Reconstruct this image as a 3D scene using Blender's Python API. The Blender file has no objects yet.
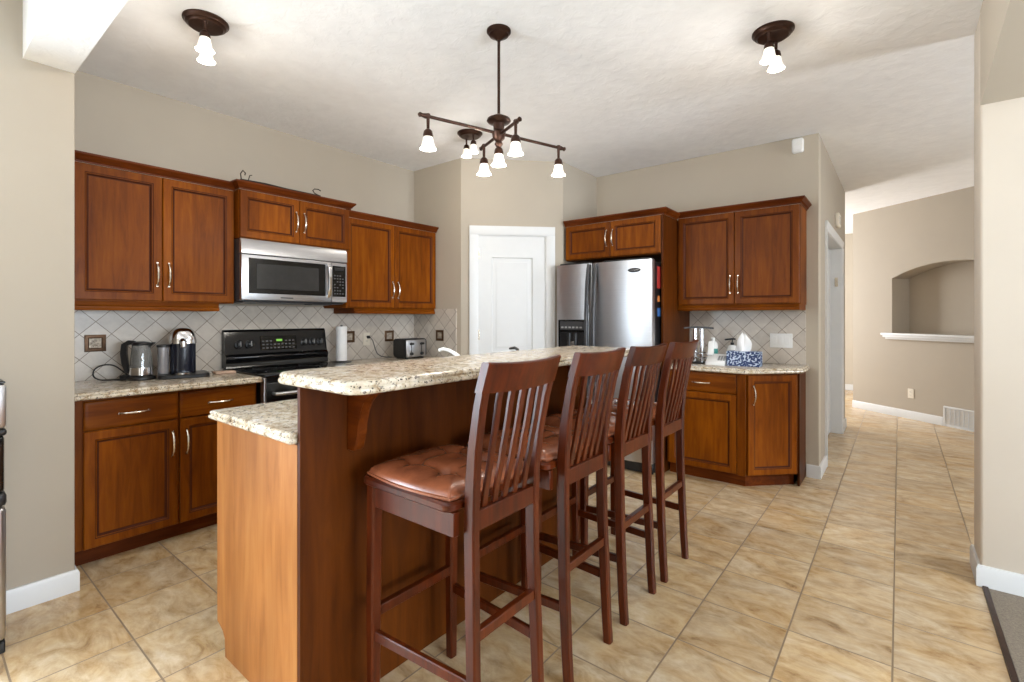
import bpy, bmesh, math, random
from mathutils import Vector, Matrix
random.seed(4)
PI = math.pi
SC = bpy.context.scene
COL = SC.collection

# ------------------------------------------------------------------ camera
F_PX, HOR, CAM_H, YAW = 487.0, 317.0, 1.285, math.radians(38.5)
cd = bpy.data.cameras.new('camera')
cam = bpy.data.objects.new('camera', cd)
COL.objects.link(cam)
cam.location = (0, 0, CAM_H)
cam.rotation_euler = (PI / 2, 0, YAW)
cd.sensor_fit = 'HORIZONTAL'
cd.sensor_width = 36.0
cd.lens = F_PX / 1024 * 36.0
cd.shift_y = -(341 - HOR) / 1024
cd.clip_start = 0.02
SC.camera = cam

# ------------------------------------------------------------------ world, window light, exposure
SC.view_settings.view_transform = 'Standard'
SC.view_settings.look = 'None'
SC.view_settings.gamma = 1.0
SC.view_settings.use_curve_mapping = False
SC.view_settings.exposure = 0.66
wd = bpy.data.worlds.new('world')
SC.world = wd
wd.use_nodes = True
wd.node_tree.nodes['Background'].inputs[0].default_value = (0.93, 0.96, 1.0, 1)
wd.node_tree.nodes['Background'].inputs[1].default_value = 0.9


def area(name, loc, rot, sx, sy, power, col=(1, 1, 1)):
    l = bpy.data.lights.new(name, 'AREA')
    l.shape = 'RECTANGLE'
    l.size, l.size_y, l.energy, l.color = sx, sy, power, col
    o = bpy.data.objects.new(name, l)
    o.location, o.rotation_euler = loc, rot
    COL.objects.link(o)
    return o


def point(name, loc, power, col=(1, .94, .86), r=.022):
    l = bpy.data.lights.new(name, 'POINT')
    l.energy, l.color, l.shadow_soft_size = power, col, r
    o = bpy.data.objects.new(name, l)
    o.location = loc
    COL.objects.link(o)
    return o


# daylight standing in the windows behind the camera, of the living room and of the foyer
area('daylight_patio_door', (-1.55, -2.44, 1.2), (PI / 2, 0, PI), 1.5, 2.1, 310, (.72, .86, 1.0))
area('daylight_nook_window', (-3.13, -1.2, 1.15), (PI / 2, 0, -PI / 2), 1.7, 2.0, 170, (.72, .86, 1.0))
area('daylight_living_window', (2.2, -2.44, 1.3), (PI / 2, 0, PI), 2.3, 1.8, 370, (.74, .87, 1.0))
area('daylight_side_window', (4.24, .9, 1.15), (PI / 2, 0, PI / 2), 2.6, 1.7, 230, (.78, .89, 1.0))
area('daylight_foyer_window', (3.24, 3.85, 1.9), (PI / 2, 0, PI / 2), .5, 1.3, 75, (.86, .93, 1.0))
area('daylight_hall_window', (-3.04, 8.9, 1.5), (PI / 2, 0, -PI / 2), 1.5, 1.6, 105, (.95, .97, 1.0))


# ------------------------------------------------------------------ materials
def srgb(r, g, b):
    f = lambda c: (c / 255 / 12.92) if c / 255 <= .04045 else ((c / 255 + .055) / 1.055) ** 2.4
    return (f(r), f(g), f(b), 1)


class NT:
    def __init__(s, name):
        s.m = bpy.data.materials.new(name)
        s.m.use_nodes = True
        s.t = s.m.node_tree
        s.b = s.t.nodes['Principled BSDF']

    def n(s, typ, **kw):
        x = s.t.nodes.new('ShaderNode' + typ)
        for k, v in kw.items():
            if k.startswith('i_'):
                key = k[2:]
                key = int(key) if key.isdigit() else key.replace('_', ' ')
                x.inputs[key].default_value = v
            else:
                setattr(x, k, v)
        return x

    def l(s, a, b):
        s.t.links.new(a, b)

    def ramp(s, fac, stops):
        r = s.n('ValToRGB')
        e = r.color_ramp.elements
        while len(e) < len(stops):
            e.new(.5)
        for i, (p, c) in enumerate(stops):
            e[i].position, e[i].color = p, c
        s.l(fac, r.inputs[0])
        return r.outputs[0]

    def mix(s, fac, a, b, mode='MIX'):
        x = s.n('Mix', data_type='RGBA', blend_type=mode)
        for sock, v in ((x.inputs[0], fac), (x.inputs[6], a), (x.inputs[7], b)):
            if hasattr(v, 'links'):
                s.l(v, sock)
            else:
                sock.default_value = v
        return x.outputs[2]

    def math(s, op, a, b=0.0):
        x = s.n('Math', operation=op)
        for sock, v in ((x.inputs[0], a), (x.inputs[1], b)):
            if hasattr(v, 'links'):
                s.l(v, sock)
            else:
                sock.default_value = v
        return x.outputs[0]

    def obj(s, scale=(1, 1, 1), loc=(0, 0, 0), rot=(0, 0, 0), rnd=0.0):
        tc = s.n('TexCoord')
        mp = s.n('Mapping')
        mp.inputs['Scale'].default_value = scale
        mp.inputs['Location'].default_value = loc
        mp.inputs['Rotation'].default_value = rot
        src = tc.outputs['Object']
        if rnd:
            oi = s.n('ObjectInfo')
            v = s.n('VectorMath', operation='ADD')
            s.l(src, v.inputs[0])
            s.l(s.math('MULTIPLY', oi.outputs['Random'], rnd), v.inputs[1])
            src = v.outputs[0]
        s.l(src, mp.inputs['Vector'])
        return mp.outputs[0]

    def noise(s, vec, scale=5, detail=3, rough=.5, dist=0.0, w=None):
        x = s.n('TexNoise')
        if w is not None:
            x.noise_dimensions = '4D'
            s.l(w, x.inputs['W'])
        x.inputs['Scale'].default_value = scale
        x.inputs['Detail'].default_value = detail
        x.inputs['Roughness'].default_value = rough
        x.inputs['Distortion'].default_value = dist
        if vec is not None:
            s.l(vec, x.inputs['Vector'])
        return x.outputs[0]

    def bump(s, h, strength=.2, dist=.01):
        x = s.n('Bump')
        x.inputs['Strength'].default_value = strength
        x.inputs['Distance'].default_value = dist
        s.l(h, x.inputs['Height'])
        s.l(x.outputs[0], s.b.inputs['Normal'])

    def set(s, color=None, rough=None, metal=None, **kw):
        if color is not None:
            if hasattr(color, 'links'):
                s.l(color, s.b.inputs['Base Color'])
            else:
                s.b.inputs['Base Color'].default_value = color
        if rough is not None:
            if hasattr(rough, 'links'):
                s.l(rough, s.b.inputs['Roughness'])
            else:
                s.b.inputs['Roughness'].default_value = rough
        if metal is not None:
            s.b.inputs['Metallic'].default_value = metal
        for k, v in kw.items():
            s.b.inputs[k.replace('_', ' ')].default_value = v
        return s.m


def plain(name, col, rough=.5, metal=0.0, vary=.06, scale=14, bump=0.0, **kw):
    t = NT(name)
    f = t.noise(t.obj(), scale, 3)
    dk = tuple(c * (1 - vary) for c in col[:3]) + (1,)
    lt = tuple(min(1, c * (1 + vary)) for c in col[:3]) + (1,)
    t.set(t.ramp(f, [(.3, dk), (.7, lt)]), rough, metal, **kw)
    if bump:
        t.bump(t.noise(t.obj(), scale * 8, 4), bump, .002)
    return t.m


def wood(name, light, mid, dark, scale, rough=.42, coat=.02, blot=2.6, spec=.1):
    t = NT(name)
    v = t.obj(scale, rnd=7.0)
    g = t.noise(v, 3.0, 7, .62, .55)
    base = t.ramp(g, [(.25, dark), (.5, mid), (.78, light)])
    v2 = t.obj((1, 1, .45), rnd=3.0)
    bl = t.ramp(t.noise(v2, blot, 2), [(.3, (.62, .55, .5, 1)), (.72, (1.15, 1.13, 1.1, 1))])
    t.set(t.mix(1.0, base, bl, 'MULTIPLY'), rough, 0)
    t.b.inputs['Coat Weight'].default_value = coat
    t.b.inputs['Coat Roughness'].default_value = .2
    t.b.inputs['Specular IOR Level'].default_value = spec
    t.bump(g, .04, .002)
    return t.m


WL, WM, WD_ = srgb(142, 80, 9), srgb(122, 63, 5), srgb(94, 44, 3)
M = {}
M['wood'] = wood('maple_vertical_grain', WL, WM, WD_, (9, 9, .9))
M['wood_h'] = wood('maple_level_grain', WL, WM, WD_, (.9, 9, 9))
M['wood_dark'] = wood('maple_moulding', srgb(116, 58, 16), srgb(96, 44, 10), srgb(72, 31, 7), (.9, 9, 9))
M['glaze'] = plain('maple_dark_glaze', srgb(70, 30, 8), .6, Specular_IOR_Level=.15)
M['panel'] = wood('maple_panel_shaded', srgb(94, 48, 9), srgb(80, 38, 6), srgb(60, 27, 4), (7, 7, .7))  # darker, redder stain, deepened to carry the shade on these faces
M['panel_lit'] = wood('maple_end_panel_lit', srgb(164, 114, 62), srgb(152, 98, 50), srgb(130, 80, 38), (7, 7, .7), .4)  # same maple made paler: light on the island's ends put into its colour
M['mahogany'] = wood('stool_mahogany', srgb(98, 42, 11), srgb(78, 29, 6), srgb(52, 18, 4), (12, 12, 1.2), .3, .16, 2.6, .25)
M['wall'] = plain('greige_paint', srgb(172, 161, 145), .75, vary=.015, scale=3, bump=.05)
M['wall_pier_lit'] = plain('greige_paint_pier_lit', srgb(208, 196, 180), .75, vary=.015, scale=3, bump=.05)  # the wall paint lightened again: strong light on the pier put into colour
M['wall_lit'] = plain('greige_paint_lit', srgb(188, 177, 160), .75, vary=.015, scale=3, bump=.05)  # lighter copy of the greige, with the light on some walls painted in
M['white'] = plain('white_trim_paint', srgb(212, 212, 211), .42, vary=.01)
M['steel'] = None
t = NT('brushed_steel')
g = t.noise(t.obj((1.5, 1.5, 160)), 4, 2)
t.set(t.ramp(g, [(.3, srgb(186, 186, 188)), (.7, srgb(194, 194, 196))]), .33, 1.0)
M['steel'] = t.m
M['chrome'] = plain('chrome', srgb(222, 222, 224), .12, 1.0, vary=.02)
M['nickel'] = plain('satin_nickel', srgb(216, 204, 186), .25, 1.0, vary=.04)
M['black'] = plain('black_plastic', srgb(20, 20, 22), .35, vary=.1)
M['gloss_black'] = plain('gloss_black', srgb(12, 12, 13), .12, vary=.1)
M['dark_grey'] = plain('charcoal_plastic', srgb(58, 58, 60), .35, vary=.05)
M['glass_dark'] = plain('tinted_glass', srgb(46, 46, 46), .12, vary=.12)
M['bronze'] = plain('oil_rubbed_bronze', srgb(62, 40, 30), .35, .7, vary=.2, scale=30)
M['bronze_tile'] = plain('bronze_relief', srgb(92, 66, 44), .4, .55, vary=.25, scale=60, bump=.3)
M['relief'] = plain('pewter_relief', srgb(178, 166, 150), .42, .3, vary=.35, scale=70, bump=.6)
M['paper'] = plain('white_paper', srgb(240, 240, 240), .85, vary=.02, scale=40)
M['cream_plastic'] = plain('cream_plastic', srgb(226, 218, 202), .4, vary=.01)
M['white_plastic'] = plain('white_plastic', srgb(236, 236, 234), .35, vary=.01)
M['teal'] = plain('teal_label', srgb(40, 140, 130), .4)
M['navy'] = plain('dark_blue_plastic', srgb(16, 20, 34), .15, vary=.1)
M['water_tank'] = plain('smoke_tank', srgb(150, 148, 150), .15, .3)
M['smoke_glass'] = plain('smoke_glass', srgb(196, 196, 194), .05, vary=.02, Transmission_Weight=.8)
M['red'] = plain('red_paper', srgb(160, 40, 34), .5)
M['blue'] = plain('blue_paper', srgb(50, 92, 150), .5)
M['orange'] = plain('orange_paper', srgb(190, 110, 50), .5)
M['wood_board'] = plain('pale_wood_board', srgb(190, 160, 138), .55, vary=.1, scale=30)
M['iron'] = plain('dark_iron', srgb(46, 36, 28), .5, .6, vary=.2)
M['dim_print'] = plain('dim_grey_print', srgb(92, 92, 92), .5)
M['button'] = plain('grey_print', srgb(150, 150, 150), .5)

t = NT('led_display')
t.set(srgb(20, 30, 20), .3)
t.b.inputs['Emission Color'].default_value = srgb(120, 190, 70)
t.b.inputs['Emission Strength'].default_value = .7
M['led'] = t.m

t = NT('lit_frosted_glass')
t.set(srgb(245, 240, 230), .4)
t.b.inputs['Emission Color'].default_value = (1, .93, .8, 1)
t.b.inputs['Emission Strength'].default_value = .34
M['shade'] = t.m

# leather cushion
t = NT('tan_leather')
f = t.noise(t.obj((1, 1, 1), rnd=5), 9, 5, .6)
t.set(t.ramp(f, [(.25, srgb(100, 54, 34)), (.55, srgb(138, 78, 50)), (.8, srgb(162, 98, 68))]), .27)
t.bump(t.noise(t.obj(), 120, 3), .15, .002)
M['leather'] = t.m

# ceiling: knock-down texture
t = NT('ceiling_texture')
n1 = t.noise(t.obj(), 9, 5, .6, .4)
t.set(t.ramp(n1, [(.3, srgb(240, 240, 240)), (.7, srgb(247, 247, 247))]), .85)
t.bump(t.ramp(t.noise(t.obj(), 13, 4, .55, .5), [(.45, (0,) * 3 + (1,)), (.6, (1,) * 3 + (1,))]), .22, .006)
M['ceiling'] = t.m

# floor tile
PITCH = .338
t = NT('travertine_tile')
v = t.obj(loc=(.02, -.581 + 10 * PITCH, 0))
br = t.n('TexBrick', offset=0.0, squash=1.0)
br.inputs['Scale'].default_value = 1
br.inputs['Brick Width'].default_value = PITCH
br.inputs['Row Height'].default_value = PITCH
br.inputs['Mortar Size'].default_value = .0036
br.inputs['Mortar Smooth'].default_value = .15
br.inputs['Color1'].default_value = (0, 0, 0, 1)
br.inputs['Color2'].default_value = (1, 1, 1, 1)
br.inputs['Mortar'].default_value = (.5, .5, .5, 1)
t.l(v, br.inputs['Vector'])
wv = t.math('MULTIPLY', br.outputs['Color'], 23.0)
vs = t.obj((.8, 1.5, 1), rot=(0, 0, .5))
n1 = t.noise(vs, 7.0, 9, .66, 1.15, w=wv)
n2 = t.noise(vs, 3.2, 4, .55, .9, w=wv)
n3 = t.noise(vs, 15.0, 6, .7, 1.0, w=wv)
warm = t.ramp(n1, [(.26, srgb(132, 97, 60)), (.38, srgb(184, 150, 104)), (.52, srgb(206, 177, 134)), (.74, srgb(224, 202, 166))])
cool = t.ramp(n1, [(.28, srgb(136, 114, 88)), (.40, srgb(186, 163, 130)), (.54, srgb(210, 190, 160)), (.74, srgb(226, 212, 188))])
tile = t.mix(t.ramp(n2, [(.38, (0, 0, 0, 1)), (.62, (1, 1, 1, 1))]), warm, cool)
tile = t.mix(1.0, tile, t.ramp(n3, [(.32, (.88, .84, .79, 1)), (.56, (1.02, 1.01, .99, 1))]), 'MULTIPLY')
tint = t.ramp(br.outputs['Color'], [(0, (.82, .80, .78, 1)), (1, (.98, .97, .95, 1))])
tile = t.mix(1.0, tile, tint, 'MULTIPLY')
t.set(t.mix(br.outputs['Fac'], tile, srgb(134, 113, 88)), t.math('ADD', t.math('MULTIPLY', br.outputs['Fac'], .4), .27), 0)
hh = t.math('ADD', t.math('MULTIPLY', br.outputs['Fac'], -1.0), t.math('MULTIPLY', n1, .35))
t.bump(hh, .3, .004)
M['tile'] = t.m

# diagonal wall tile (x along the wall, z up)
t = NT('diagonal_wall_tile')
tc = t.n('TexCoord')
sp = t.n('SeparateXYZ')
t.l(tc.outputs['Object'], sp.inputs[0])
cx = t.n('CombineXYZ')
t.l(t.math('MULTIPLY', t.math('ADD', sp.outputs[0], sp.outputs[2]), .7071), cx.inputs[0])
t.l(t.math('MULTIPLY', t.math('SUBTRACT', sp.outputs[2], sp.outputs[0]), .7071), cx.inputs[1])
va = t.n('VectorMath', operation='ADD')
va.inputs[1].default_value = (10.4, 10.4, 0)
t.l(cx.outputs[0], va.inputs[0])
br = t.n('TexBrick', offset=0.0, squash=1.0)
for k, vv in (('Scale', 1), ('Brick Width', .107), ('Row Height', .107), ('Mortar Size', .0022), ('Mortar Smooth', .2),
              ('Color1', srgb(210, 201, 190)), ('Color2', srgb(194, 185, 174)), ('Mortar', srgb(134, 120, 106))):
    br.inputs[k].default_value = vv
t.l(va.outputs[0], br.inputs['Vector'])
nn = t.noise(t.obj(), 18, 5, .6, .5)
t.set(t.mix(1.0, br.outputs['Color'], t.ramp(nn, [(.3, (.9, .89, .88, 1)), (.7, (1.06, 1.06, 1.05, 1))]), 'MULTIPLY'), .3)
t.bump(t.math('ADD', t.math('MULTIPLY', br.outputs['Fac'], -1.0), t.math('MULTIPLY', nn, .3)), .3, .003)
M['splash'] = t.m


def granite(name, warm):
    t = NT(name)
    v = t.obj()
    n1 = t.noise(v, 34, 6, .65, .6)
    n2 = t.noise(v, 70, 4, .6, .2)
    n3 = t.noise(v, 9, 4, .6, 1.0)
    base = t.ramp(n1, [(.26, srgb(96, 70, 48)), (.37, srgb(164, 142, 114)), (.48, srgb(206, 196, 178)), (.7, srgb(232, 227, 218))])
    gold = t.ramp(n3, [(.35, (.86, .80, .70, 1) if warm else (.9, .9, .9, 1)), (.65, (1.02, 1.0, .98, 1))])
    base = t.mix(1.0, base, gold, 'MULTIPLY')
    vo = t.n('TexVoronoi')
    vo.inputs['Scale'].default_value = 105
    t.l(v, vo.inputs['Vector'])
    sp1 = t.math('MULTIPLY', t.math('LESS_THAN', vo.outputs['Distance'], .33), t.math('GREATER_THAN', n2, .54))
    base = t.mix(sp1, base, srgb(60, 50, 46))
    sp2 = t.math('GREATER_THAN', t.noise(v, 60, 3, .6, .8), .62)
    base = t.mix(sp2, base, srgb(128, 118, 110))
    t.set(base, .2)
    t.b.inputs['Coat Weight'].default_value = .12
    t.b.inputs['Coat Roughness'].default_value = .06
    return t.m


M['granite'] = granite('speckled_granite', True)

t = NT('grey_carpet')
n1 = t.noise(t.obj(), 160, 4, .7)
t.set(t.ramp(n1, [(.3, srgb(118, 106, 92)), (.7, srgb(152, 139, 122))]), .95)
t.bump(n1, .8, .01)
M['carpet'] = t.m

t = NT('blue_patterned_card')
vo = t.n('TexVoronoi', feature='SMOOTH_F1')
vo.inputs['Scale'].default_value = 75
t.l(t.obj(), vo.inputs['Vector'])
t.set(t.ramp(vo.outputs['Distance'], [(.44, srgb(30, 54, 102)), (.54, srgb(196, 210, 230))]), .6)
M['tissue_pattern'] = t.m


# ------------------------------------------------------------------ mesh helpers
class MB:
    def __init__(s):
        s.bm = bmesh.new()

    def _add(s, tb, mi=0):
        for f in tb.faces:
            if mi:
                f.material_index = mi
        bmesh.ops.recalc_face_normals(tb, faces=tb.faces)
        me = bpy.data.meshes.new('tmp')
        tb.to_mesh(me)
        tb.free()
        s.bm.from_mesh(me)
        bpy.data.meshes.remove(me)
        return s

    def box(s, x0, x1, y0, y1, z0, z1, bev=0.0, seg=1, mi=0, mat=None):
        tb = bmesh.new()
        bmesh.ops.create_cube(tb, size=1)
        for v in tb.verts:
            v.co = Vector((x0 + (v.co.x + .5) * (x1 - x0), y0 + (v.co.y + .5) * (y1 - y0), z0 + (v.co.z + .5) * (z1 - z0)))
        if bev:
            bmesh.ops.bevel(tb, geom=tb.edges[:], offset=bev, segments=seg, affect='EDGES', profile=.5)
        if mat is not None:
            bmesh.ops.transform(tb, matrix=mat, verts=tb.verts)
        return s._add(tb, mi)

    def prism(s, pts, axis, a0, a1, mi=0, bev=0.0):
        """pts: outline in the two other axes, in order (y,z) (x,z) (x,y)"""
        tb = bmesh.new()
        mk = {'x': lambda p, a: (a, p[0], p[1]), 'y': lambda p, a: (p[0], a, p[1]), 'z': lambda p, a: (p[0], p[1], a)}[axis]
        A = [tb.verts.new(mk(p, a0)) for p in pts]
        B = [tb.verts.new(mk(p, a1)) for p in pts]
        n = len(pts)
        tb.faces.new(A)
        tb.faces.new(B)
        for i in range(n):
            tb.faces.new((A[i], A[(i + 1) % n], B[(i + 1) % n], B[i]))
        if bev:
            bmesh.ops.bevel(tb, geom=tb.edges[:], offset=bev, segments=1, affect='EDGES')
        return s._add(tb, mi)

    def tube(s, pts, r, seg=10, mi=0, flat=1.0):
        tb = bmesh.new()
        P = [Vector(p) for p in pts]
        rs = r if isinstance(r, (list, tuple)) else [r] * len(P)
        rings = []
        up = None
        for i, p in enumerate(P):
            d = (P[min(i + 1, len(P) - 1)] - P[max(i - 1, 0)]).normalized()
            if up is None:
                up = Vector((0, 0, 1)) if abs(d.z) < .9 else Vector((1, 0, 0))
            a = (up - d * up.dot(d)).normalized()
            b = d.cross(a)
            up = a
            rings.append([tb.verts.new(p + (a * math.cos(q) + b * math.sin(q) * flat) * rs[i]) for q in [2 * PI * k / seg for k in range(seg)]])
        for A, B in zip(rings, rings[1:]):
            for k in range(seg):
                tb.faces.new((A[k], A[(k + 1) % seg], B[(k + 1) % seg], B[k]))
        tb.faces.new(rings[0])
        tb.faces.new(rings[-1])
        return s._add(tb, mi)

    def bar(s, pts, w, d, side, mi=0):
        """rectangular section swept along pts; side = the fixed width direction, w may be a list"""
        tb = bmesh.new()
        P = [Vector(p) for p in pts]
        S = Vector(side).normalized()
        rings = []
        for i, p in enumerate(P):
            t_ = (P[min(i + 1, len(P) - 1)] - P[max(i - 1, 0)]).normalized()
            n = t_.cross(S).normalized()
            wi = w[i] if isinstance(w, (list, tuple)) else w
            di = d[i] if isinstance(d, (list, tuple)) else d
            e = min(wi, di) * .16
            sec = [(-wi / 2 + e, -di / 2), (wi / 2 - e, -di / 2), (wi / 2, -di / 2 + e), (wi / 2, di / 2 - e), (wi / 2 - e, di / 2), (-wi / 2 + e, di / 2), (-wi / 2, di / 2 - e), (-wi / 2, -di / 2 + e)]
            rings.append([tb.verts.new(p + S * a + n * b) for a, b in sec])
        k8 = 8
        for A, B in zip(rings, rings[1:]):
            for k in range(k8):
                tb.faces.new((A[k], A[(k + 1) % k8], B[(k + 1) % k8], B[k]))
        tb.faces.new(rings[0])
        tb.faces.new(rings[-1])
        return s._add(tb, mi)

    def lathe(s, prof, c=(0, 0, 0), seg=24, mi=0, mat=None, cap=True):
        tb = bmesh.new()
        rings = [[tb.verts.new((c[0] + r * math.cos(2 * PI * k / seg), c[1] + r * math.sin(2 * PI * k / seg), c[2] + z)) for k in range(seg)] for r, z in prof]
        for A, B in zip(rings, rings[1:]):
            for k in range(seg):
                tb.faces.new((A[k], A[(k + 1) % seg], B[(k + 1) % seg], B[k]))
        if cap:
            tb.faces.new(rings[0])
            tb.faces.new(rings[-1])
        if mat is not None:
            bmesh.ops.transform(tb, matrix=mat, verts=tb.verts)
        return s._add(tb, mi)

    def loops(s, rings, mi=None, cap0=True, cap1=True):
        """skin closed loops of equal length; mi = material index per band"""
        tb = bmesh.new()
        R = [[tb.verts.new(p) for p in ring] for ring in rings]
        n = len(R[0])
        fs = []
        for j, (A, B) in enumerate(zip(R, R[1:])):
            for k in range(n):
                f = tb.faces.new((A[k], A[(k + 1) % n], B[(k + 1) % n], B[k]))
                f.material_index = mi[j] if mi else 0
        if cap0:
            tb.faces.new(R[0])
        if cap1:
            tb.faces.new(R[-1])
        return s._add(tb)

    def sweep(s, path, prof, mi=0):
        """open plan path; prof = closed outline (out, z); out is to the right of travel"""
        tb = bmesh.new()
        P = [Vector(p) for p in path]
        rings = []
        for i, p in enumerate(P):
            def nrm(a, b):
                d = (b - a).normalized()
                return Vector((d.y, -d.x))
            if i == 0:
                o = nrm(P[0], P[1])
            elif i == len(P) - 1:
                o = nrm(P[-2], P[-1])
            else:
                a, b = nrm(P[i - 1], p), nrm(p, P[i + 1])
                o = (a + b) / (1 + a.dot(b))
            rings.append([tb.verts.new((p.x + o.x * q, p.y + o.y * q, z)) for q, z in prof])
        n = len(prof)
        for A, B in zip(rings, rings[1:]):
            for k in range(n):
                tb.faces.new((A[k], A[(k + 1) % n], B[(k + 1) % n], B[k]))
        tb.faces.new(rings[0])
        tb.faces.new(rings[-1])
        return s._add(tb, mi)

    def build(s, name, mats, parent=None, loc=None, smooth=True):
        me = bpy.data.meshes.new(name)
        s.bm.to_mesh(me)
        s.bm.free()
        for m in (mats if isinstance(mats, (list, tuple)) else [mats]):
            me.materials.append(M[m] if isinstance(m, str) else m)
        if smooth:
            me.polygons.foreach_set('use_smooth', [True] * len(me.polygons))
            me.set_sharp_from_angle(angle=math.radians(38))
        o = bpy.data.objects.new(name, me)
        COL.objects.link(o)
        if parent is not None:
            o.parent = parent
        if loc is not None:
            o.location = loc
        return o


def tag(o, label=None, cat=None, group=None, kind=None):
    for k, v in (('label', label), ('category', cat), ('group', group), ('kind', kind)):
        if v:
            o[k] = v
    return o


def empty(name, loc, rz=0.0, label=None, cat=None, group=None, kind=None):
    o = bpy.data.objects.new(name, None)
    o.empty_display_size = .05
    o.location = loc
    o.rotation_euler = (0, 0, rz)
    COL.objects.link(o)
    return tag(o, label, cat, group, kind)


def struct(name, mb, mat, loc=None, rz=0.0, parent=None):
    o = mb.build(name, mat, parent, loc)
    if rz:
        o.rotation_euler = (0, 0, rz)
    if parent is None:
        o['kind'] = 'structure'
    return o


def copy_tree(o, parent=None):
    c = o.copy()
    COL.objects.link(c)
    if parent is not None:
        c.parent = parent
    for ch in list(o.children):
        copy_tree(ch, c)
    return c


def arc(cx, cy, r, a0, a1, n):
    return [(cx + r * math.cos(a0 + (a1 - a0) * i / n), cy + r * math.sin(a0 + (a1 - a0) * i / n)) for i in range(n + 1)]


def inset(poly, d):
    """inward offset of a counter-clockwise convex-ish polygon"""
    n = len(poly)
    out = []
    for i in range(n):
        p0, p, p1 = Vector(poly[i - 1]), Vector(poly[i]), Vector(poly[(i + 1) % n])
        e0, e1 = (p - p0).normalized(), (p1 - p).normalized()
        n0, n1 = Vector((-e0.y, e0.x)), Vector((-e1.y, e1.x))
        b = (n0 + n1) / (1 + n0.dot(n1))
        out.append(p + b * d)
    return out


def rrect(x0, x1, y0, y1, r, n=5):
    return (arc(x1 - r, y0 + r, r, -PI / 2, 0, n) + arc(x1 - r, y1 - r, r, 0, PI / 2, n) +
            arc(x0 + r, y1 - r, r, PI / 2, PI, n) + arc(x0 + r, y0 + r, r, PI, 1.5 * PI, n))


def slab(mb, poly, z0, z1):
    h = z1 - z0
    prof = [(.016, z0), (.006, z0 + h * .06), (.001, z0 + h * .2), (0, z0 + h * .34), (.002, z0 + h * .47), (.007, z0 + h * .54),
            (.006, z0 + h * .6), (.004, z0 + h * .72), (.006, z0 + h * .85), (.012, z0 + h * .96), (.02, z1)]
    mb.loops([[(p.x, p.y, z) for p in inset(poly, d)] for d, z in prof])
    return mb


def smooth_path(pts, n=6):
    """Catmull-Rom through the points"""
    P = [Vector(p) for p in pts]
    P = [P[0]] + P + [P[-1]]
    out = []
    for i in range(1, len(P) - 2):
        a, b, c, d = P[i - 1:i + 3]
        for k in range(n):
            t_ = k / n
            out.append(.5 * (2 * b + (c - a) * t_ + (2 * a - 5 * b + 4 * c - d) * t_ ** 2 + (3 * b - a - 3 * c + d) * t_ ** 3))
    out.append(P[-2])
    return out


# ------------------------------------------------------------------ the setting
WX, ZC = -3.82, 2.75           # left wall, ceiling height
PX, PY = -3.162, 3.22          # start of the pantry's slanted wall
QX, QY = -2.485, 3.897         # its end
BY, HX = 4.55, -.50            # back wall, hall wall
SX, SY = -3.03, .512           # wall return at the left

struct('floor', MB().box(-4.2, .312, -2.6, 10.6, -.1, 0).box(.312, 3.4, 3.2, 10.6, -.1, 0), 'tile')
struct('floor_carpet', MB().box(.327, 4.4, -2.6, 3.2, -.1, .004), 'carpet')
struct('trim_threshold', MB().box(.308, .33, -2.6, 3.287, -.05, .008, .002), 'bronze')
struct('ceiling', MB().box(-4.2, 4.4, -2.6, 10.6, ZC, ZC + .1), 'ceiling')
struct('ceiling_beam', MB().box(SX, .295, .338, SY, 2.428, ZC), 'ceiling')

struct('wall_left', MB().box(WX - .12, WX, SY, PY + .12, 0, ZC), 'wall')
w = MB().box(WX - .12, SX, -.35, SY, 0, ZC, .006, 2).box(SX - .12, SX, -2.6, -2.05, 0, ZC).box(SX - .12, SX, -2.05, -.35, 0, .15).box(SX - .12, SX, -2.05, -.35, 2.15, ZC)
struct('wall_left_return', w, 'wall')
struct('wall_pantry_side', MB().box(WX, PX, PY, PY + .12, 0, ZC), 'wall_lit')
# slanted pantry wall with the door opening (local x along the wall)
PANTRY_L = math.hypot(QX - PX, QY - PY)
d0, d1, dz = .160, .795, 2.045
w = MB().box(0, d0, 0, .1, 0, ZC).box(d1, PANTRY_L, 0, .1, 0, ZC).box(d0, d1, 0, .1, dz, ZC)
struct('wall_pantry_slant', w, 'wall', (PX, PY, 0), PI / 4)
struct('wall_fridge_side', MB().box(QX - .12, QX, QY, BY, 0, ZC), 'wall')
struct('wall_back', MB().box(QX - .12, HX, BY, BY + .12, 0, ZC, .004), 'wall_lit')
# hall wall with a doorway
HY0, HY1 = 5.02, 6.45
w = MB().box(HX - .14, HX, BY + .12, HY0, 0, ZC).box(HX - .14, HX, HY1, 6.92, 0, ZC).box(HX - .14, HX, HY0, HY1, 2.04, ZC)
struct('wall_hall', w, 'wall')
struct('wall_hall_far', MB().box(-3.1, 1.4, 10.4, 10.5, 0, ZC), 'wall_lit')
struct('wall_hall_side', MB().box(-3.1, -3.0, 6.92, 8.1, 0, ZC).box(-3.1, -3.0, 9.7, 10.4, 0, ZC).box(-3.1, -3.0, 8.1, 9.7, 0, .65).box(-3.1, -3.0, 8.1, 9.7, 2.35, ZC), 'wall')
struct('wall_hall_near', MB().box(-3.1, HX - .14, 6.82, 6.92, 0, ZC), 'wall')

# slanted hall wall with the arched niche (local x along the wall, -y to the viewer)
NX, NY = -.518, 8.473
NANG = math.atan2(-.64457, .76454)
nl, nr_, nb, ns, nc = .579, 1.985, 1.075, 1.79, 1.945
NLEN, ND = 4.75, .28
hw = nr_ - nl
sag = nc - ns
rad = (hw * hw / 4 + sag * sag) / (2 * sag)


def narch(x):
    return ns + math.sqrt(max(0, rad * rad - (x - (nl + nr_) / 2) ** 2)) - (rad - sag)


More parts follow.
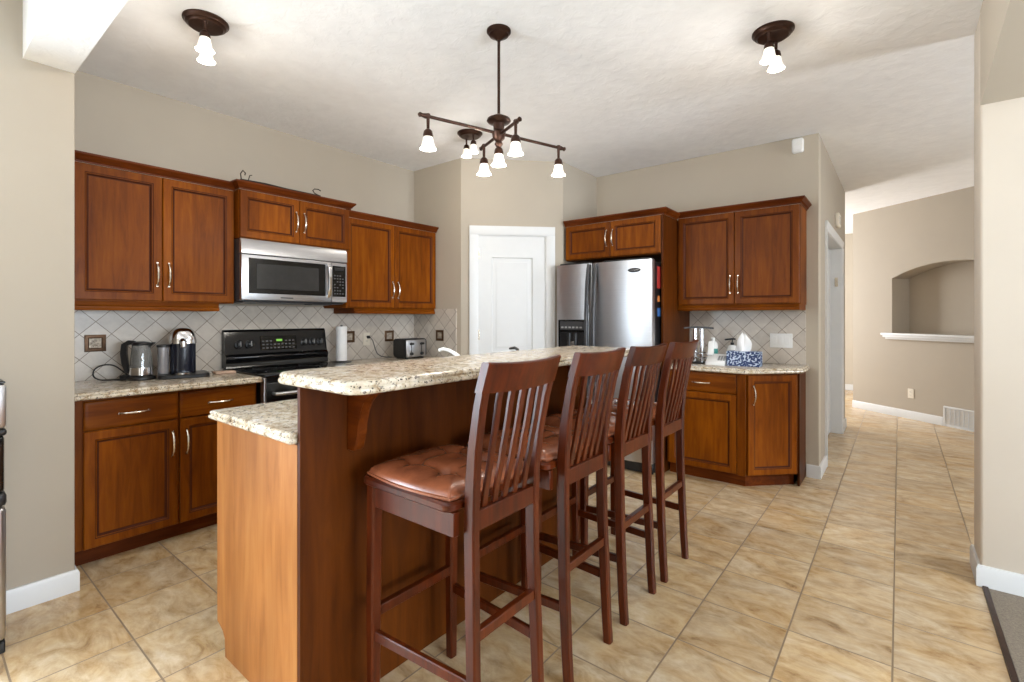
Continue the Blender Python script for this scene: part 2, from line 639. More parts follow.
w = MB()
w.box(0, nl, 0, ND + .02, 0, ZC).box(nr_, NLEN, 0, ND + .02, 0, ZC).box(nl, nr_, 0, ND + .02, 0, nb)
w.box(nl, nr_, ND, ND + .02, nb, ZC)
xs = [nl + hw * i / 28 for i in range(29)]
w.prism([(nl, ZC), (nl, narch(nl))] + [(x, narch(x)) for x in xs[1:]] + [(nr_, ZC)], 'y', 0, ND)
struct('wall_niche', w, 'wall', (NX, NY, 0), NANG)
struct('trim_niche_ledge', MB().box(nl - .085, nr_ + .085, -.06, .0, nb - .055, nb - .028, .006, 2).box(nl - .07, nr_ + .07, -.035, 0, nb - .08, nb - .055, .004).box(nl - .1, nr_ + .1, -.075, 0, nb - .028, nb, .006, 2), 'white', (NX, NY, 0), NANG)
struct('baseboard_niche', MB().prism([(-.014, 0), (-.014, .085), (-.008, .1), (0, .1), (0, 0)], 'x', 0, 1.215).prism([(-.014, 0), (-.014, .085), (-.008, .1), (0, .1), (0, 0)], 'x', 1.565, NLEN), 'white', (NX, NY, 0), NANG)
struct('baseboard_hall_far', MB().box(-3, 1.2, 10.385, 10.4, 0, .1, .003), 'white')

# the wall that ends at the right, with the arched header running back over the camera's side
RX0, RX1, RY = .303, .46, 3.22
struct('wall_right_pier', MB().box(RX0, 4.1, RY, 3.47, 0, ZC, .012, 3), 'wall_pier_lit')
a0, a1, yc, zs, rise = -1.05, RY, 1.12, 2.298, .155
pts = [(a0, ZC), (a0, zs)] + [(a0 + (a1 - a0) * i / 30, zs + rise * (1 - ((a0 + (a1 - a0) * i / 30 - yc) / (a1 - yc)) ** 2)) for i in range(1, 31)] + [(a1, ZC)]
struct('wall_right_header', MB().prism(pts, 'x', RX0, RX1), 'wall_lit')
struct('wall_right_rear', MB().box(RX0, RX1, -2.6, a0, 0, ZC), 'wall_lit')
bp = [(0, 0), (.015, 0), (.015, .085), (.009, .1), (0, .1)]
struct('baseboard_right', MB().sweep([(.9, 3.47), (RX0, 3.47), (RX0, RY), (3.9, RY)], bp[::-1]), 'white')
struct('baseboard_left', MB().sweep([(SX, -2.3), (SX, SY), (SX - .2, SY)], bp), 'white')
struct('baseboard_corner', MB().sweep([(HX, HY0 - .075), (HX, BY), (-.585, BY)][::-1], bp), 'white')
struct('baseboard_hall', MB().sweep([(HX, HY1 + .075), (HX, 6.92)], bp), 'white')

# rooms behind and beside the camera: walls with window openings
w = MB().box(-4.2, -2.3, -2.4, -2.3, 0, ZC).box(-.8, 1.0, -2.4, -2.3, 0, ZC).box(3.4, 4.3, -2.4, -2.3, 0, ZC)
w.box(-2.3, -.8, -2.4, -2.3, 2.3, ZC).box(1.0, 3.4, -2.4, -2.3, 2.25, ZC).box(1.0, 3.4, -2.4, -2.3, 0, .4)
struct('wall_rear', w, 'wall_lit')
w = MB().box(4.1, 4.2, -2.4, -.45, 0, ZC).box(4.1, 4.2, 2.25, 3.47, 0, ZC).box(4.1, 4.2, -.45, 2.25, 0, .5).box(4.1, 4.2, -.45, 2.25, 2.3, ZC)
struct('wall_living_side', w, 'wall_lit')
w = MB().box(3.1, 3.2, 3.47, 3.58, 0, ZC).box(3.1, 3.2, 4.12, 5.5, 0, ZC).box(3.1, 3.2, 3.58, 4.12, 0, 1.2).box(3.1, 3.2, 3.58, 4.12, 2.6, ZC)
struct('wall_foyer', w, 'wall_lit')


def window_frame(name, x0, x1, z0, z1, nv, loc, rz, nh=0):
    mb = MB()
    fw = .06
    mb.box(x0, x1, -.02, .06, z0, z0 + fw, .004).box(x0, x1, -.02, .06, z1 - fw, z1, .004)
    mb.box(x0, x0 + fw, -.02, .06, z0 + fw, z1 - fw, .004).box(x1 - fw, x1, -.02, .06, z0 + fw, z1 - fw, .004)
    for i in range(nv):
        x = x0 + (x1 - x0) * (i + 1) / (nv + 1)
        mb.box(x - .035, x + .035, -.01, .05, z0 + fw, z1 - fw, .004)
    for i in range(nh):
        z = z0 + (z1 - z0) * (i + 1) / (nh + 1)
        mb.box(x0 + fw, x1 - fw, 0, .04, z - .015, z + .015)
    struct(name, mb, 'white', loc, rz)


window_frame('window_1', -2.3, -.8, .0, 2.3, 1, (0, -2.36, 0), 0)
window_frame('window_2', 1.0, 3.4, .4, 2.25, 1, (0, -2.36, 0), 0)
window_frame('window_3', -.45, 2.25, .5, 2.3, 2, (4.16, 0, 0), PI / 2)
window_frame('window_4', 3.58, 4.12, 1.2, 2.6, 0, (3.16, 0, 0), PI / 2, 2)
window_frame('window_6', -2.05, -.35, .15, 2.15, 1, (-3.07, 0, 0), PI / 2)
window_frame('window_5', 8.1, 9.7, .65, 2.35, 1, (-3.04, 0, 0), PI / 2)

# tiled splash
struct('wall_backsplash_left', MB().box(0, PY - SY, -.012, 0, .90, 1.368), 'splash', (WX, SY, 0), PI / 2)
struct('wall_backsplash_corner', MB().box(0, .605, -.012, 0, .90, 1.362), 'splash', (WX, PY, 0), 0)
struct('wall_backsplash_right', MB().box(0, .925, -.012, 0, .90, 1.345), 'splash', (-1.515, BY, 0), 0)


# ------------------------------------------------------------------ doors and trim
def panel_rings(x0, x1, z0, z1, prof):
    """rectangle loops; prof = (inset, y)"""
    return [[(x0 + d, y, z0 + d), (x1 - d, y, z0 + d), (x1 - d, y, z1 - d), (x0 + d, y, z1 - d)] for d, y in prof]


pd = empty('door_1', (PX, PY, 0), PI / 4, kind='structure')
D0, D1, DT = .166, .789, 2.04
mb = MB()
zz = [(.012, .16), (.16, .78), (.78, .96), (.96, 1.84), (1.84, DT)]
y_f, y_b = .012, .047
mb.box(D0, D0 + .12, y_f, y_b, .012, DT).box(D1 - .12, D1, y_f, y_b, .012, DT)
for a, b in (zz[0], zz[2], zz[4]):
    mb.box(D0 + .12, D1 - .12, y_f, y_b, a, b)
mb.build('door_slab', 'white', pd)
for a, b in (zz[1], zz[3]):
    MB().loops(panel_rings(D0 + .12, D1 - .12, a, b, [(0, y_b), (0, y_f + .001), (.005, y_f + .016), (.022, y_f + .016), (.045, y_f + .004), (.05, y_f + .004)])).build('door_panel', 'white', pd)
for z in (.25, 1.12, 1.87):
    MB().box(D0 - .012, D0 + .006, -.004, .012, z - .045, z + .045, .002).tube([(D0 - .002, -.006, z - .047), (D0 - .002, -.006, z + .047)], .006, 8).build('hinge', 'nickel', pd)
MB().lathe([(.03, 0), (.03, .008), (.012, .01), (.012, .04)], (0, 0, 0), 16, mat=Matrix.Translation((D1 - .065, y_f, .94)) @ Matrix.Rotation(PI / 2, 4, 'X')).tube([(D1 - .065, y_f - .045, .94), (D1 - .12, y_f - .047, .943), (D1 - .18, y_f - .042, .937)], [.009, .008, .007], 10).build('door_handle', 'nickel', pd)


def casing_prof(w=.078):
    return [(0, 0), (w, 0), (w, .014), (w - .012, .018), (.014, .012), (0, .006)]


def casing(name, x0, x1, z1, loc, rz, wd_=.083, jamb=.1):
    mb = MB()
    mb.prism([(x0 - wd_, 0), (x0 - wd_, -.018), (x0 - wd_ + .012, -.02), (x0 - .012, -.013), (x0, -.008), (x0, 0)], 'z', 0, z1)
    mb.prism([(x1 + wd_, 0), (x1 + wd_, -.018), (x1 + wd_ - .012, -.02), (x1 + .012, -.013), (x1, -.008), (x1, 0)], 'z', 0, z1)
    mb.prism([(0, z1 + wd_), (-.018, z1 + wd_), (-.02, z1 + wd_ - .012), (-.013, z1 + .012), (-.008, z1), (0, z1)], 'x', x0 - wd_, x1 + wd_)
    mb.box(x0 - .004, x0 + .006, 0, jamb, 0, z1).box(x1 - .006, x1 + .004, 0, jamb, 0, z1).box(x0, x1, 0, jamb, z1 - .006, z1 + .004)
    return struct(name, mb, 'white', loc, rz)


casing('trim_1', d0, d1, dz, (PX, PY, 0), PI / 4)
casing('trim_2', HY0, HY1, 2.04, (HX, 0, 0), PI / 2, .075, .135)
hd = empty('door_2', (HX, 0, 0), PI / 2, kind='structure')
for i in range(2):
    x0 = HY0 + .01 + i * .71
    x1 = x0 + .7
    MB().box(x0, x1, .10, .13, .01, 2.03, .003).build('door_slab', 'white', hd)
    for a, b in ((.2, .95), (1.1, 1.85)):
        MB().loops(panel_rings(x0 + .12, x1 - .12, a, b, [(0, .1), (.006, .092), (.03, .096), (.035, .092), (.04, .092)])).build('door_panel', 'white', hd)
MB().box(HY1 - .014, HY1 - .004, .03, .06, 1.62, 1.72, .002).build('hinge', 'nickel', hd)


# ------------------------------------------------------------------ cabinets
def pull(parent, x, z, yf, ln=.138, vertical=True, mat='nickel'):
    mb = MB()
    n = 14
    pts, rs = [], []
    for i in range(n + 1):
        u = -1 + 2 * i / n
        a, out = u * ln / 2, yf - .006 - .026 * (1 - abs(u) ** 2.6)
        pts.append((x, out, z + a) if vertical else (x + a, out, z))
        rs.append(.0042 + .0022 * (1 - abs(u)) + .0012 * math.cos(u * 22))
    mb.tube(pts, rs, 8)
    for u in (-1, 1):
        a = u * ln / 2
        p0 = (x, yf, z + a) if vertical else (x + a, yf, z)
        p1 = (x, yf - .011, z + a) if vertical else (x + a, yf - .011, z)
        mb.tube([p0, p1], [.0075, .006], 8)
    return mb.build('handle', mat, parent)


def cab_door(parent, x0, x1, z0, z1, yf, hx=None, hz=None, name='door', fr=.048):
    t_ = .02
    prof = [(0, yf + t_), (0, yf + .004), (.004, yf), (fr - .004, yf), (fr, yf + .004), (fr + .004, yf + .0045), (fr + .011, yf + .013), (fr + .016, yf + .0135)]
    mb = MB().loops(panel_rings(x0, x1, z0, z1, prof), mi=[0, 0, 0, 1, 0, 1, 1])
    d = mb.build(name, ['wood', 'glaze'], parent)
    if hx is not None:
        pull(d, hx, hz, yf)
    return d


def drawer(parent, x0, x1, z0, z1, yf):
    prof = [(0, yf + .02), (0, yf + .006), (.004, yf + .002), (.012, yf), (.02, yf)]
    d = MB().loops(panel_rings(x0, x1, z0, z1, prof)).build('drawer', 'wood_h', parent)
    pull(d, (x0 + x1) / 2, (z0 + z1) / 2 - .003, yf, .13, False)
    return d


CROWN = [(0, 0), (.006, 0), (.007, .008), (.013, .011), (.019, .022), (.03, .034), (.036, .039), (.036, .05), (0, .05)]


def crown(parent, path, z, mi='wood_dark'):
    MB().sweep(path, [(q, z + h) for q, h in CROWN]).build('crown_moulding', mi, parent)


def upper(loc, rz, w_, dep, h, label, group, rail=None, crown_path=None, hz=.165, side_mat='wood', name='wall_cabinet', gap=.003, z_h=None, end_stile=.0, start_stile=.0, pulls=True):
    r = empty(name, loc, rz, label, 'cabinet', group)
    MB().box(0, w_, -dep + .021, -.001, 0, h, .001).build('carcass', side_mat, r)
    a, b = start_stile + .004, w_ - end_stile - .004
    m = (a + b) / 2
    hz = hz if z_h is None else z_h
    cab_door(r, a, m - gap / 2, .006, h - .001, -dep, m - .03, hz)
    cab_door(r, m + gap / 2, b, .006, h - .001, -dep, m + .03, hz)
    if crown_path:
        crown(r, crown_path, h)
    if rail:
        x0, x1, y0, dz_ = rail
        MB().prism([(y0, -dz_), (y0 - .004, -dz_ + .008), (y0 - .004, -dz_ + .022), (y0 + .006, -dz_ + .03), (y0 + .002, 0), (y0 + .024, 0), (y0 + .024, -dz_)], 'x', x0, x1).box(x0, x0 + .02, y0 + .024, -.014, -dz_, 0).box(x1 - .02, x1, y0 + .024, -.014, -dz_, 0).build('light_rail', 'wood_h', r)
    return r


G1 = 'maple wall cabinets'
DEP = .33
u1y = SY + .004
upper((WX, u1y, 1.375), PI / 2, 1.400 - u1y, DEP, .755, 'tall two-door maple wall cabinet above the kettle and coffee machine', G1,
      rail=(0, 1.315 - u1y, -DEP + .03, .052), crown_path=[(0, -DEP), (1.400 - u1y, -DEP)], start_stile=.066)
upper((WX, 1.402, 1.812), PI / 2, .826, .40, .325, 'short two-door maple wall cabinet directly above the microwave', G1,
      crown_path=[(0, -.34), (0, -.40), (.826, -.40), (.826, -.34)], hz=.16)
upper((WX, 2.232, 1.358), PI / 2, 3.214 - 2.232, DEP, .737, 'two-door maple wall cabinet above the toaster and paper towels', G1,
      rail=(.09, 3.21 - 2.232, -DEP + .012, .045), crown_path=[(0, -DEP), (3.214 - 2.232, -DEP)])
r = upper((-2.462, BY, 1.812), 0, .927, .65, .318, 'short two-door maple cabinet above the refrigerator with tall side panel', G1,
          crown_path=[(0, -.65), (.946, -.65), (.946, -.34)], hz=.17)
MB().box(.928, .946, -.648, -.001, -1.812, .318, .0015).build('side_panel', 'panel', r)
r = upper((-1.513, BY, 1.385), 0, .927, DEP, .755, 'two-door maple wall cabinet above the tissue box at right', G1,
          rail=(.0, .922, -DEP + .012, .046), crown_path=[(0, -DEP), (.927, -DEP), (.927, -.002)])


def base_cab(loc, rz, w_, dep, h, label, cols, kick=.095):
    r = empty('base_cabinet', loc, rz, label, 'cabinet', 'maple base cabinets')
    MB().box(0, w_, -dep + .021, -.001, kick, h, .001).build('carcass', 'wood', r)
    MB().box(0, w_, -dep + .085, -.02, 0, kick).build('toe_kick', 'wood_dark', r)
    for x0, x1, side in cols:
        drawer(r, x0, x1, h - .162, h - .014, -dep)
        hx = x1 - .03 if side == 'r' else x0 + .03
        cab_door(r, x0, x1, kick + .004, h - .168, -dep, hx, h - .30)
    return r


LC = SY + .004
base_cab((WX, LC, 0), PI / 2, 1.436 - LC, .585, .866, 'two-drawer maple base cabinet at left under the kettle and coffee machine', [(.064, .478, 'r'), (.488, 1.436 - LC - .012, 'l')])
base_cab((WX, 2.222, 0), PI / 2, 3.206 - 2.222, .585, .866, 'maple base cabinet between the black range and the pantry corner', [(.02, .48, 'r'), (.49, .96, 'l')])
tag(slab(MB(), [(WX + .013, LC), (WX + .645, LC), (WX + .645, 1.44), (WX + .013, 1.44)], .867, .906).build('countertop', 'granite'), 'speckled granite countertop at left carrying the kettle and coffee machine', 'countertop', 'granite countertops')
tag(slab(MB(), [(WX + .013, 2.218), (WX + .645, 2.218), (WX + .645, PY - .014), (WX + .013, PY - .014)], .867, .906).build('countertop', 'granite'), 'granite countertop in the corner under the toaster and paper towels', 'countertop', 'granite countertops')

# right base cabinet with its slanted end
RB = empty('base_cabinet', (-1.496, BY, 0), 0, 'maple base cabinet with slanted end door beside the refrigerator panel', 'cabinet', 'maple base cabinets')
mb = MB().prism([(0, -.001), (0, -.61), (.592, -.61), (.891, -.311), (.891, -.001)], 'z', .095, .858)
mb.build('carcass', 'wood', RB)
MB().prism([(0, -.01), (0, -.555), (.58, -.555), (.86, -.275), (.86, -.01)], 'z', 0, .095).build('toe_kick', 'wood_dark', RB)
drawer(RB, .02, .535, .702, .848, -.631)
cab_door(RB, .02, .535, .10, .694, -.631, .05, .56)
MB().box(.54, .60, -.632, -.61, .095, .856, .002).build('stile', 'wood', RB)
# slanted door
sd = MB()
lw = .423
prof = [(0, .02), (0, .004), (.004, 0), (.044, 0), (.048, .003), (.052, .0035), (.06, .011), (.063, .012)]
sd.loops(panel_rings(.012, lw - .02, .10, .848, prof), mi=[0, 0, 0, 1, 0, 1, 1])
mt = Matrix.Translation((.592 + .0145, -.61 - .0145, 0)) @ Matrix.Rotation(PI / 4, 4, 'Z')
bmesh.ops.transform(sd.bm, matrix=mt, verts=sd.bm.verts)
dd = sd.build('door', ['wood', 'glaze'], RB)
hb = pull(dd, 0, 0, 0)
hb.data.transform(mt @ Matrix.Translation((.05, 0, .70)))
MB().box(.891, .905, -.306, -.001, .0, .858, .002).build('side_panel', 'panel', RB)
tag(slab(MB(), [(-1.496, BY - .014), (-1.496, 3.885), (-.889, 3.885), (-.562, 4.212), (-.562, BY - .014)], .860, .9).build('countertop', 'granite'),
    'granite countertop with a slanted corner at right under the tissue box', 'countertop', 'granite countertops')

# ------------------------------------------------------------------ island
IX0, IX1, IY0, IY1 = -2.069, -1.441, .766, 2.52
ISL = empty('kitchen_island', ((IX0 + IX1) / 2, (IY0 + IY1) / 2, 0), 0, 'long maple breakfast island in the middle of the kitchen floor', 'island')
ox, oy = (IX0 + IX1) / 2, (IY0 + IY1) / 2
lx0, lx1, ly0, ly1 = IX0 - ox, IX1 - ox, IY0 - oy, IY1 - oy
foot = [(lx0, .888), (lx0, .11), (lx0 + .018, .104), (lx0 + .052, .09), (lx0 + .07, .068), (lx0 + .074, .0)]
MB().prism(foot + [(lx1 - .019, 0), (lx1 - .019, .888)], 'y', ly0, ly0 + .02).build('end_panel', 'panel_lit', ISL)
MB().prism(foot + [(lx1 - .019, 0), (lx1 - .019, .888)], 'y', ly1 - .02, ly1).build('end_panel', 'panel_lit', ISL)
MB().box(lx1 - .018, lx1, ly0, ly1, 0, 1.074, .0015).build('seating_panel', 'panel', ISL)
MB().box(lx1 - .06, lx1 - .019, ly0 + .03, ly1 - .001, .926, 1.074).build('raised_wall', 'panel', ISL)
MB().box(lx0 + .02, lx1 - .019, ly0 + .021, ly1 - .021, .1, .888).build('carcass', 'wood', ISL)
MB().box(lx0 + .08, lx1 - .019, ly0 + .021, ly1 - .021, 0, .1).build('toe_kick', 'wood_dark', ISL)
nd = 4
for i in range(nd):
    a = (ly1 - ly0 - .04) / nd
    y0 = ly0 + .02 + i * a
    dr = MB().loops([[(-q[1], q[0], q[2]) for q in ring] for ring in panel_rings(y0 + .003, y0 + a - .003, .11, .88, [(0, -lx0 - .02), (0, -lx0), (.055, -lx0), (.065, -lx0 - .01), (.07, -lx0 - .01)])])
    dr.build('door', 'wood', ISL)
cb = [(0, 1.074), (.19, 1.074), (.19, 1.06), (.155, 1.052), (.118, 1.036), (.09, 1.01), (.072, .975), (.062, .935), (.058, .9), (.053, .872), (.044, .85), (.032, .842), (0, .842)]
for yy in (.928, 2.30):
    MB().prism([(lx1 + q, z) for q, z in cb], 'y', yy - oy, yy - oy + .036, bev=.003).build('corbel', 'wood_dark', ISL)
tag(slab(MB(), [(-2.092, .742), (-1.462, .742), (-1.462, 2.545), (-2.092, 2.545)], .889, .926).build('island_countertop', 'granite'), 'low granite worktop of the island on its kitchen side', 'countertop', 'granite countertops')
tag(slab(MB(), rrect(-1.556, -1.112, .732, 2.56, .055), 1.075, 1.113).build('bar_countertop', 'granite'), 'raised granite bar top with rounded corners along the island behind the stools', 'countertop', 'granite countertops')

# ------------------------------------------------------------------ bar stools
def make_stool():
    r = empty('bar_stool', (0, 0, 0), 0)
    # local: front towards -y, back towards +y
    fx, rx, fy, ry = .175, .145, -.215, .215
    zt = .748
    for s in (-1, 1):
        MB().bar([(s * fx, fy, 0), (s * fx, fy, .35), (s * fx * .985, fy + .003, zt)], [.032, .038, .04], [.032, .038, .04], (1, 0, 0)).build('leg', 'mahogany', r)
    rxz = lambda z: .147 if z < .5 else (.142 if z < .8 else .142 + .016 * (z - .8) / .37)
    back = [(ry, 0), (ry - .008, .12), (ry - .016, .30), (ry - .024, .5), (ry - .027, .68), (ry - .024, .80), (ry - .010, .92), (ry + .014, 1.04), (ry + .038, 1.125), (ry + .052, 1.168)]
    def by(z):
        for (ya, za), (yb, zb) in zip(back, back[1:]):
            if z <= zb:
                return ya + (yb - ya) * (z - za) / (zb - za)
        return back[-1][0]
    for s in (-1, 1):
        MB().bar([(s * rxz(z), y, min(z, 1.158)) for y, z in back], [.03] * 10, [.032, .034, .036, .038, .04, .04, .036, .032, .028, .024], (1, 0, 0)).build('leg', 'mahogany', r)
    # seat board with rounded front, then aprons
    sb = rrect(-.205, .205, fy - .03, by(.76) - .026, .03)
    MB().loops([[(p.x, p.y, z) for p in inset(sb, d)] for d, z in ((.006, .748), (0, .753), (0, .768), (.006, .775))]).build('seat', 'mahogany', r)
    for s in (-1, 1):
        MB().box(s * fx - .011, s * fx + .011, fy + .021, by(.7) - .026, .678, .747, .002).build('apron', 'mahogany', r)
    MB().box(-fx + .021, fx - .021, fy - .01, fy + .012, .678, .747, .002).build('apron', 'mahogany', r)
    yb = by(.74)
    MB().box(-rx + .016, rx - .016, yb - .012, yb + .014, .69, .747, .002).build('back_rail', 'mahogany', r)
    # crest rail, curved in plan
    mb = MB()
    rings = []
    for i in range(13):
        u = -1 + 2 * i / 12
        x = u * .1735
        dy = .022 * (1 - u * u)
        zt_, zb_ = 1.166 - .006 * (1 - u * u), 1.082 - .004 * (1 - u * u)
        yt, yb_ = by(1.166) + dy, by(1.082) + dy
        rings.append([(x, yb_ - .013, zb_), (x, yt - .013, zt_ - .004), (x, yt - .008, zt_), (x, yt + .008, zt_), (x, yt + .013, zt_ - .004), (x, yb_ + .013, zb_)])
    mb.loops(rings).build('crest_rail', 'mahogany', r)
    for i in range(5):
        u = (-2 + i) / 2.0
        x = u * .092
        pts = []
        for k in range(9):
            z = .744 + (1.09 - .744) * k / 8
            cv = .012 * math.sin(PI * k / 8)
            top = .022 * (1 - (x / (rx + .017)) ** 2) * (k / 8)
            pts.append((x * (1 + .06 * k / 8), by(z) + cv + top - .002, z))
        MB().bar(pts, .022, .011, (1, 0, 0)).build('slat', 'mahogany', r)
    # stretchers
    MB().box(-fx + .016, fx - .016, fy - .012, fy + .012, .315, .348, .002).build('footrest', 'mahogany', r)
    for s in (-1, 1):
        MB().bar([(s * fx, fy + .018, .262), (s * rx, by(.262) - .018, .262)], .02, .032, (1, 0, 0)).build('stretcher', 'mahogany', r)
    MB().box(-rx + .014, rx - .014, by(.4) - .011, by(.4) + .011, .382, .414, .002).build('stretcher', 'mahogany', r)
    # tufted cushion
    mb = MB()
    tb = bmesh.new()
    N = 48
    ax, ay0, ay1 = .205, fy - .034, by(.78) - .024
    cyy, ay = (ay0 + ay1) / 2, (ay1 - ay0) / 2
    grid = []
    for j in range(N + 1):
        row = []
        for i in range(N + 1):
            a, b = -1 + 2 * i / N, -1 + 2 * j / N
            m = max(abs(a), abs(b))
            L = math.hypot(a, b)
            k = 1.0 if L < 1e-6 else (m / L) ** .28
            x, y = a * k * ax, cyy + b * k * ay
            edge = max(0, 1 - m ** 5)
            z = .786 + .034 * edge ** .6
            for qx in (-.085, .085):
                for qy in (-.075, .075):
                    d = math.hypot(x - qx, y - (cyy + qy))
                    z -= .020 * math.exp(-(d / .024) ** 2)
            for q in (-.085, .085):
                inn = max(0, 1 - (m / .93) ** 4)
                z -= .006 * inn * math.exp(-((x - q) / .016) ** 2)
                z -= .006 * inn * math.exp(-((y - cyy - q * .88) / .016) ** 2)
            row.append(tb.verts.new((x, y, z)))
        grid.append(row)
    for j in range(N):
        for i in range(N):
            tb.faces.new((grid[j][i], grid[j][i + 1], grid[j + 1][i + 1], grid[j + 1][i]))
    rim = [grid[0][i] for i in range(N)] + [grid[j][N] for j in range(N)] + [grid[N][i] for i in range(N, 0, -1)] + [grid[j][0] for j in range(N, 0, -1)]
    low = [tb.verts.new((v.co.x * 1.0, v.co.y, .776)) for v in rim]
    n = len(rim)
    for k in range(n):
        tb.faces.new((rim[k], rim[(k + 1) % n], low[(k + 1) % n], low[k]))
    tb.faces.new(low)
    mb._add(tb)
    rimp = [Vector(v) for v in []]
    cu = mb.build('seat_cushion', 'leather', r)
    pp = []
    for k in range(64):
        q = 2 * PI * k / 64
        a, b = math.cos(q), math.sin(q)
        m = max(abs(a), abs(b))
        a, b = a / m, b / m
        kk = (1 / math.hypot(a, b)) ** .28
        pp.append((a * kk * ax, cyy + b * kk * ay, .782))
    MB().tube(pp + [pp[0]], .0045, 6).build('piping', 'leather', cu)
    return r


stool = make_stool()
SL = ['wooden bar stool nearest the camera with its tufted tan cushion fully in view',
      'second wooden slat-back bar stool along the island, just beyond the nearest stool',
      'third wooden slat-back bar stool along the island, second from the refrigerator',
      'farthest wooden bar stool at the island end nearest the refrigerator']
for i, (yy, xx, a) in enumerate(((1.130, -1.117, .0), (1.598, -1.117, .0), (2.038, -1.117, .0), (2.463, -1.110, .0))):
    o = stool if i == 0 else copy_tree(stool)
    o.location = (xx, yy, 0)
    o.rotation_euler = (0, 0, -PI / 2 + a)
    tag(o, SL[i], 'bar stool', 'bar stools along the island')

# ------------------------------------------------------------------ refrigerator
FR = empty('refrigerator', (-2.003, 4.15, 0), 0, 'side-by-side stainless steel refrigerator with black sides beside the pantry', 'refrigerator')
fx0, fx1 = -.455, .455
MB().box(fx0 + .002, fx1 - .002, -.345, .36, .02, 1.735, .006).build('body', 'black', FR)
MB().box(fx0 + .01, fx1 - .01, -.36, -.345, .01, .10, .003).build('base_grille', 'black', FR)


def fdoor(x0, x1, bulge=.022):
    c, hw_ = (x0 + x1) / 2, (x1 - x0) / 2
    pts = [(x0, -.348), (x1, -.348), (x1, -.395)]
    for i in range(13):
        u = 1 - 2 * i / 12
        pts.append((c + hw_ * .985 * u, -.402 - bulge * (1 - u * u)))
    pts.append((x0, -.395))
    return MB().prism(pts, 'z', .105, 1.752, bev=.0)


sp_x = -.085
fz = fdoor(fx0, sp_x - .003, .016).build('freezer_door', 'steel', FR)
fg = fdoor(sp_x + .003, fx1).build('refrigerator_door', 'steel', FR)
for x, par in ((sp_x - .028, fz), (sp_x + .040, fg)):
    pts = [(x, -.412, 1.742), (x, -.425, 1.70), (x, -.448, 1.55), (x, -.462, 1.3), (x, -.462, 1.0), (x, -.448, .75), (x, -.42, .6)]
    MB().bar(pts, .03, .028, (1, 0, 0)).build('handle', 'dark_grey', par)
dp = MB().box(-.425, -.125, -.428, -.395, .90, 1.262, .006).build('dispenser', 'gloss_black', fz)
MB().box(-.40, -.15, -.433, -.427, 1.17, 1.245, .003).build('dispenser_panel', 'dark_grey', dp)
mb = MB()
for i in range(6):
    mb.box(-.385 + i * .038, -.362 + i * .038, -.436, -.432, 1.185, 1.2, .001)
mb.build('buttons', 'button', dp)['kind'] = 'stuff'
MB().box(-.395, -.155, -.431, -.4275, .93, 1.15, .004).tube([(-.30, -.436, 1.14), (-.30, -.44, 1.02)], [.02, .014], 10).tube([(-.235, -.436, 1.14), (-.235, -.44, 1.04)], [.016, .012], 10).build('dispenser_recess', 'black', dp)
MB().box(-.285, -.245, -.442, -.436, .94, 1.07, .004).build('paddle', 'chrome', dp)
bd = MB().loops([[(.308 + rx_ * math.cos(q), y_, 1.668 + rz_ * math.sin(q)) for q in [2 * PI * k / 24 for k in range(24)]] for rx_, rz_, y_ in ((.056, .019, -.409), (.056, .019, -.421), (.052, .016, -.423))]).build('badge', 'dark_grey', fg)
pts = [(.268 + .08 * i / 24, -.424, 1.668 + .006 * math.sin(i * 1.7)) for i in range(25)]
MB().tube(pts, .0016, 5).build('badge_script', 'steel', bd)
MB().box(fx0 + .03, sp_x - .03, -.395, -.33, 1.753, 1.768, .004).box(sp_x + .1, fx1 - .02, -.395, -.33, 1.753, 1.768, .004).build('hinge_cover', 'black', FR)

FXR = -2.003 + fx1 - .0018
def flat(name, y0, y1, z0, z1, mat, label, cat, mi2=None):
    mb = MB().box(FXR, FXR + .004, y0, y1, z0, z1, .001)
    o = mb.build(name, mat)
    tag(o, label, cat)
    return o
flat('leaflet', 3.85, 3.94, 1.52, 1.70, 'red', 'red leaflet stuck high on the black side of the refrigerator', 'leaflet')
flat('fridge_magnet', 3.86, 3.90, 1.41, 1.46, 'orange', 'small orange magnet on the refrigerator side below the red leaflet', 'magnet')
flat('notepaper', 3.855, 3.92, 1.29, 1.36, 'blue', 'blue note on the refrigerator side below the orange magnet', 'note')

# ------------------------------------------------------------------ microwave (local x along +Y, front -y)
MW = empty('microwave', (WX, 1.404, 1.386), PI / 2, 'stainless over-the-range microwave with black window under the short cabinet', 'microwave')
MB().box(0, .786, -.385, -.014, .004, .423, .003).build('body', 'dark_grey', MW)
MB().prism([(-.385, .325), (-.42, .325), (-.418, .40), (-.405, .423), (-.385, .423)], 'x', 0, .786).build('vent_band', 'steel', MW)
dr = MB().box(.0, .65, -.422, -.386, .012, .318, .005, 2).build('door', 'steel', MW)
MB().box(.045, .60, -.4245, -.421, .058, .296, .003).build('door_glass', 'gloss_black', dr)
MB().box(.095, .545, -.4262, -.4245, .09, .262, .002).build('window', 'glass_dark', dr)
pts = [(.622, -.424, .05), (.622, -.444, .075), (.622, -.452, .12), (.622, -.454, .175), (.622, -.452, .23), (.622, -.444, .275), (.622, -.424, .30)]
MB().bar(pts, .026, .018, (1, 0, 0)).build('handle', 'chrome', dr)
MB().box(.653, .786, -.42, -.386, .012, .318, .004).build('control_surround', 'steel', MW)
cpn = MB().box(.66, .772, -.4235, -.42, .055, .292, .002).build('control_panel', 'gloss_black', MW)
kp = MB()
for i in range(4):
    for j in range(7):
        if (i + j) % 5 != 4:
            kp.box(.672 + i * .023, .684 + i * .023, -.4248, -.4235, .075 + j * .023, .082 + j * .023)
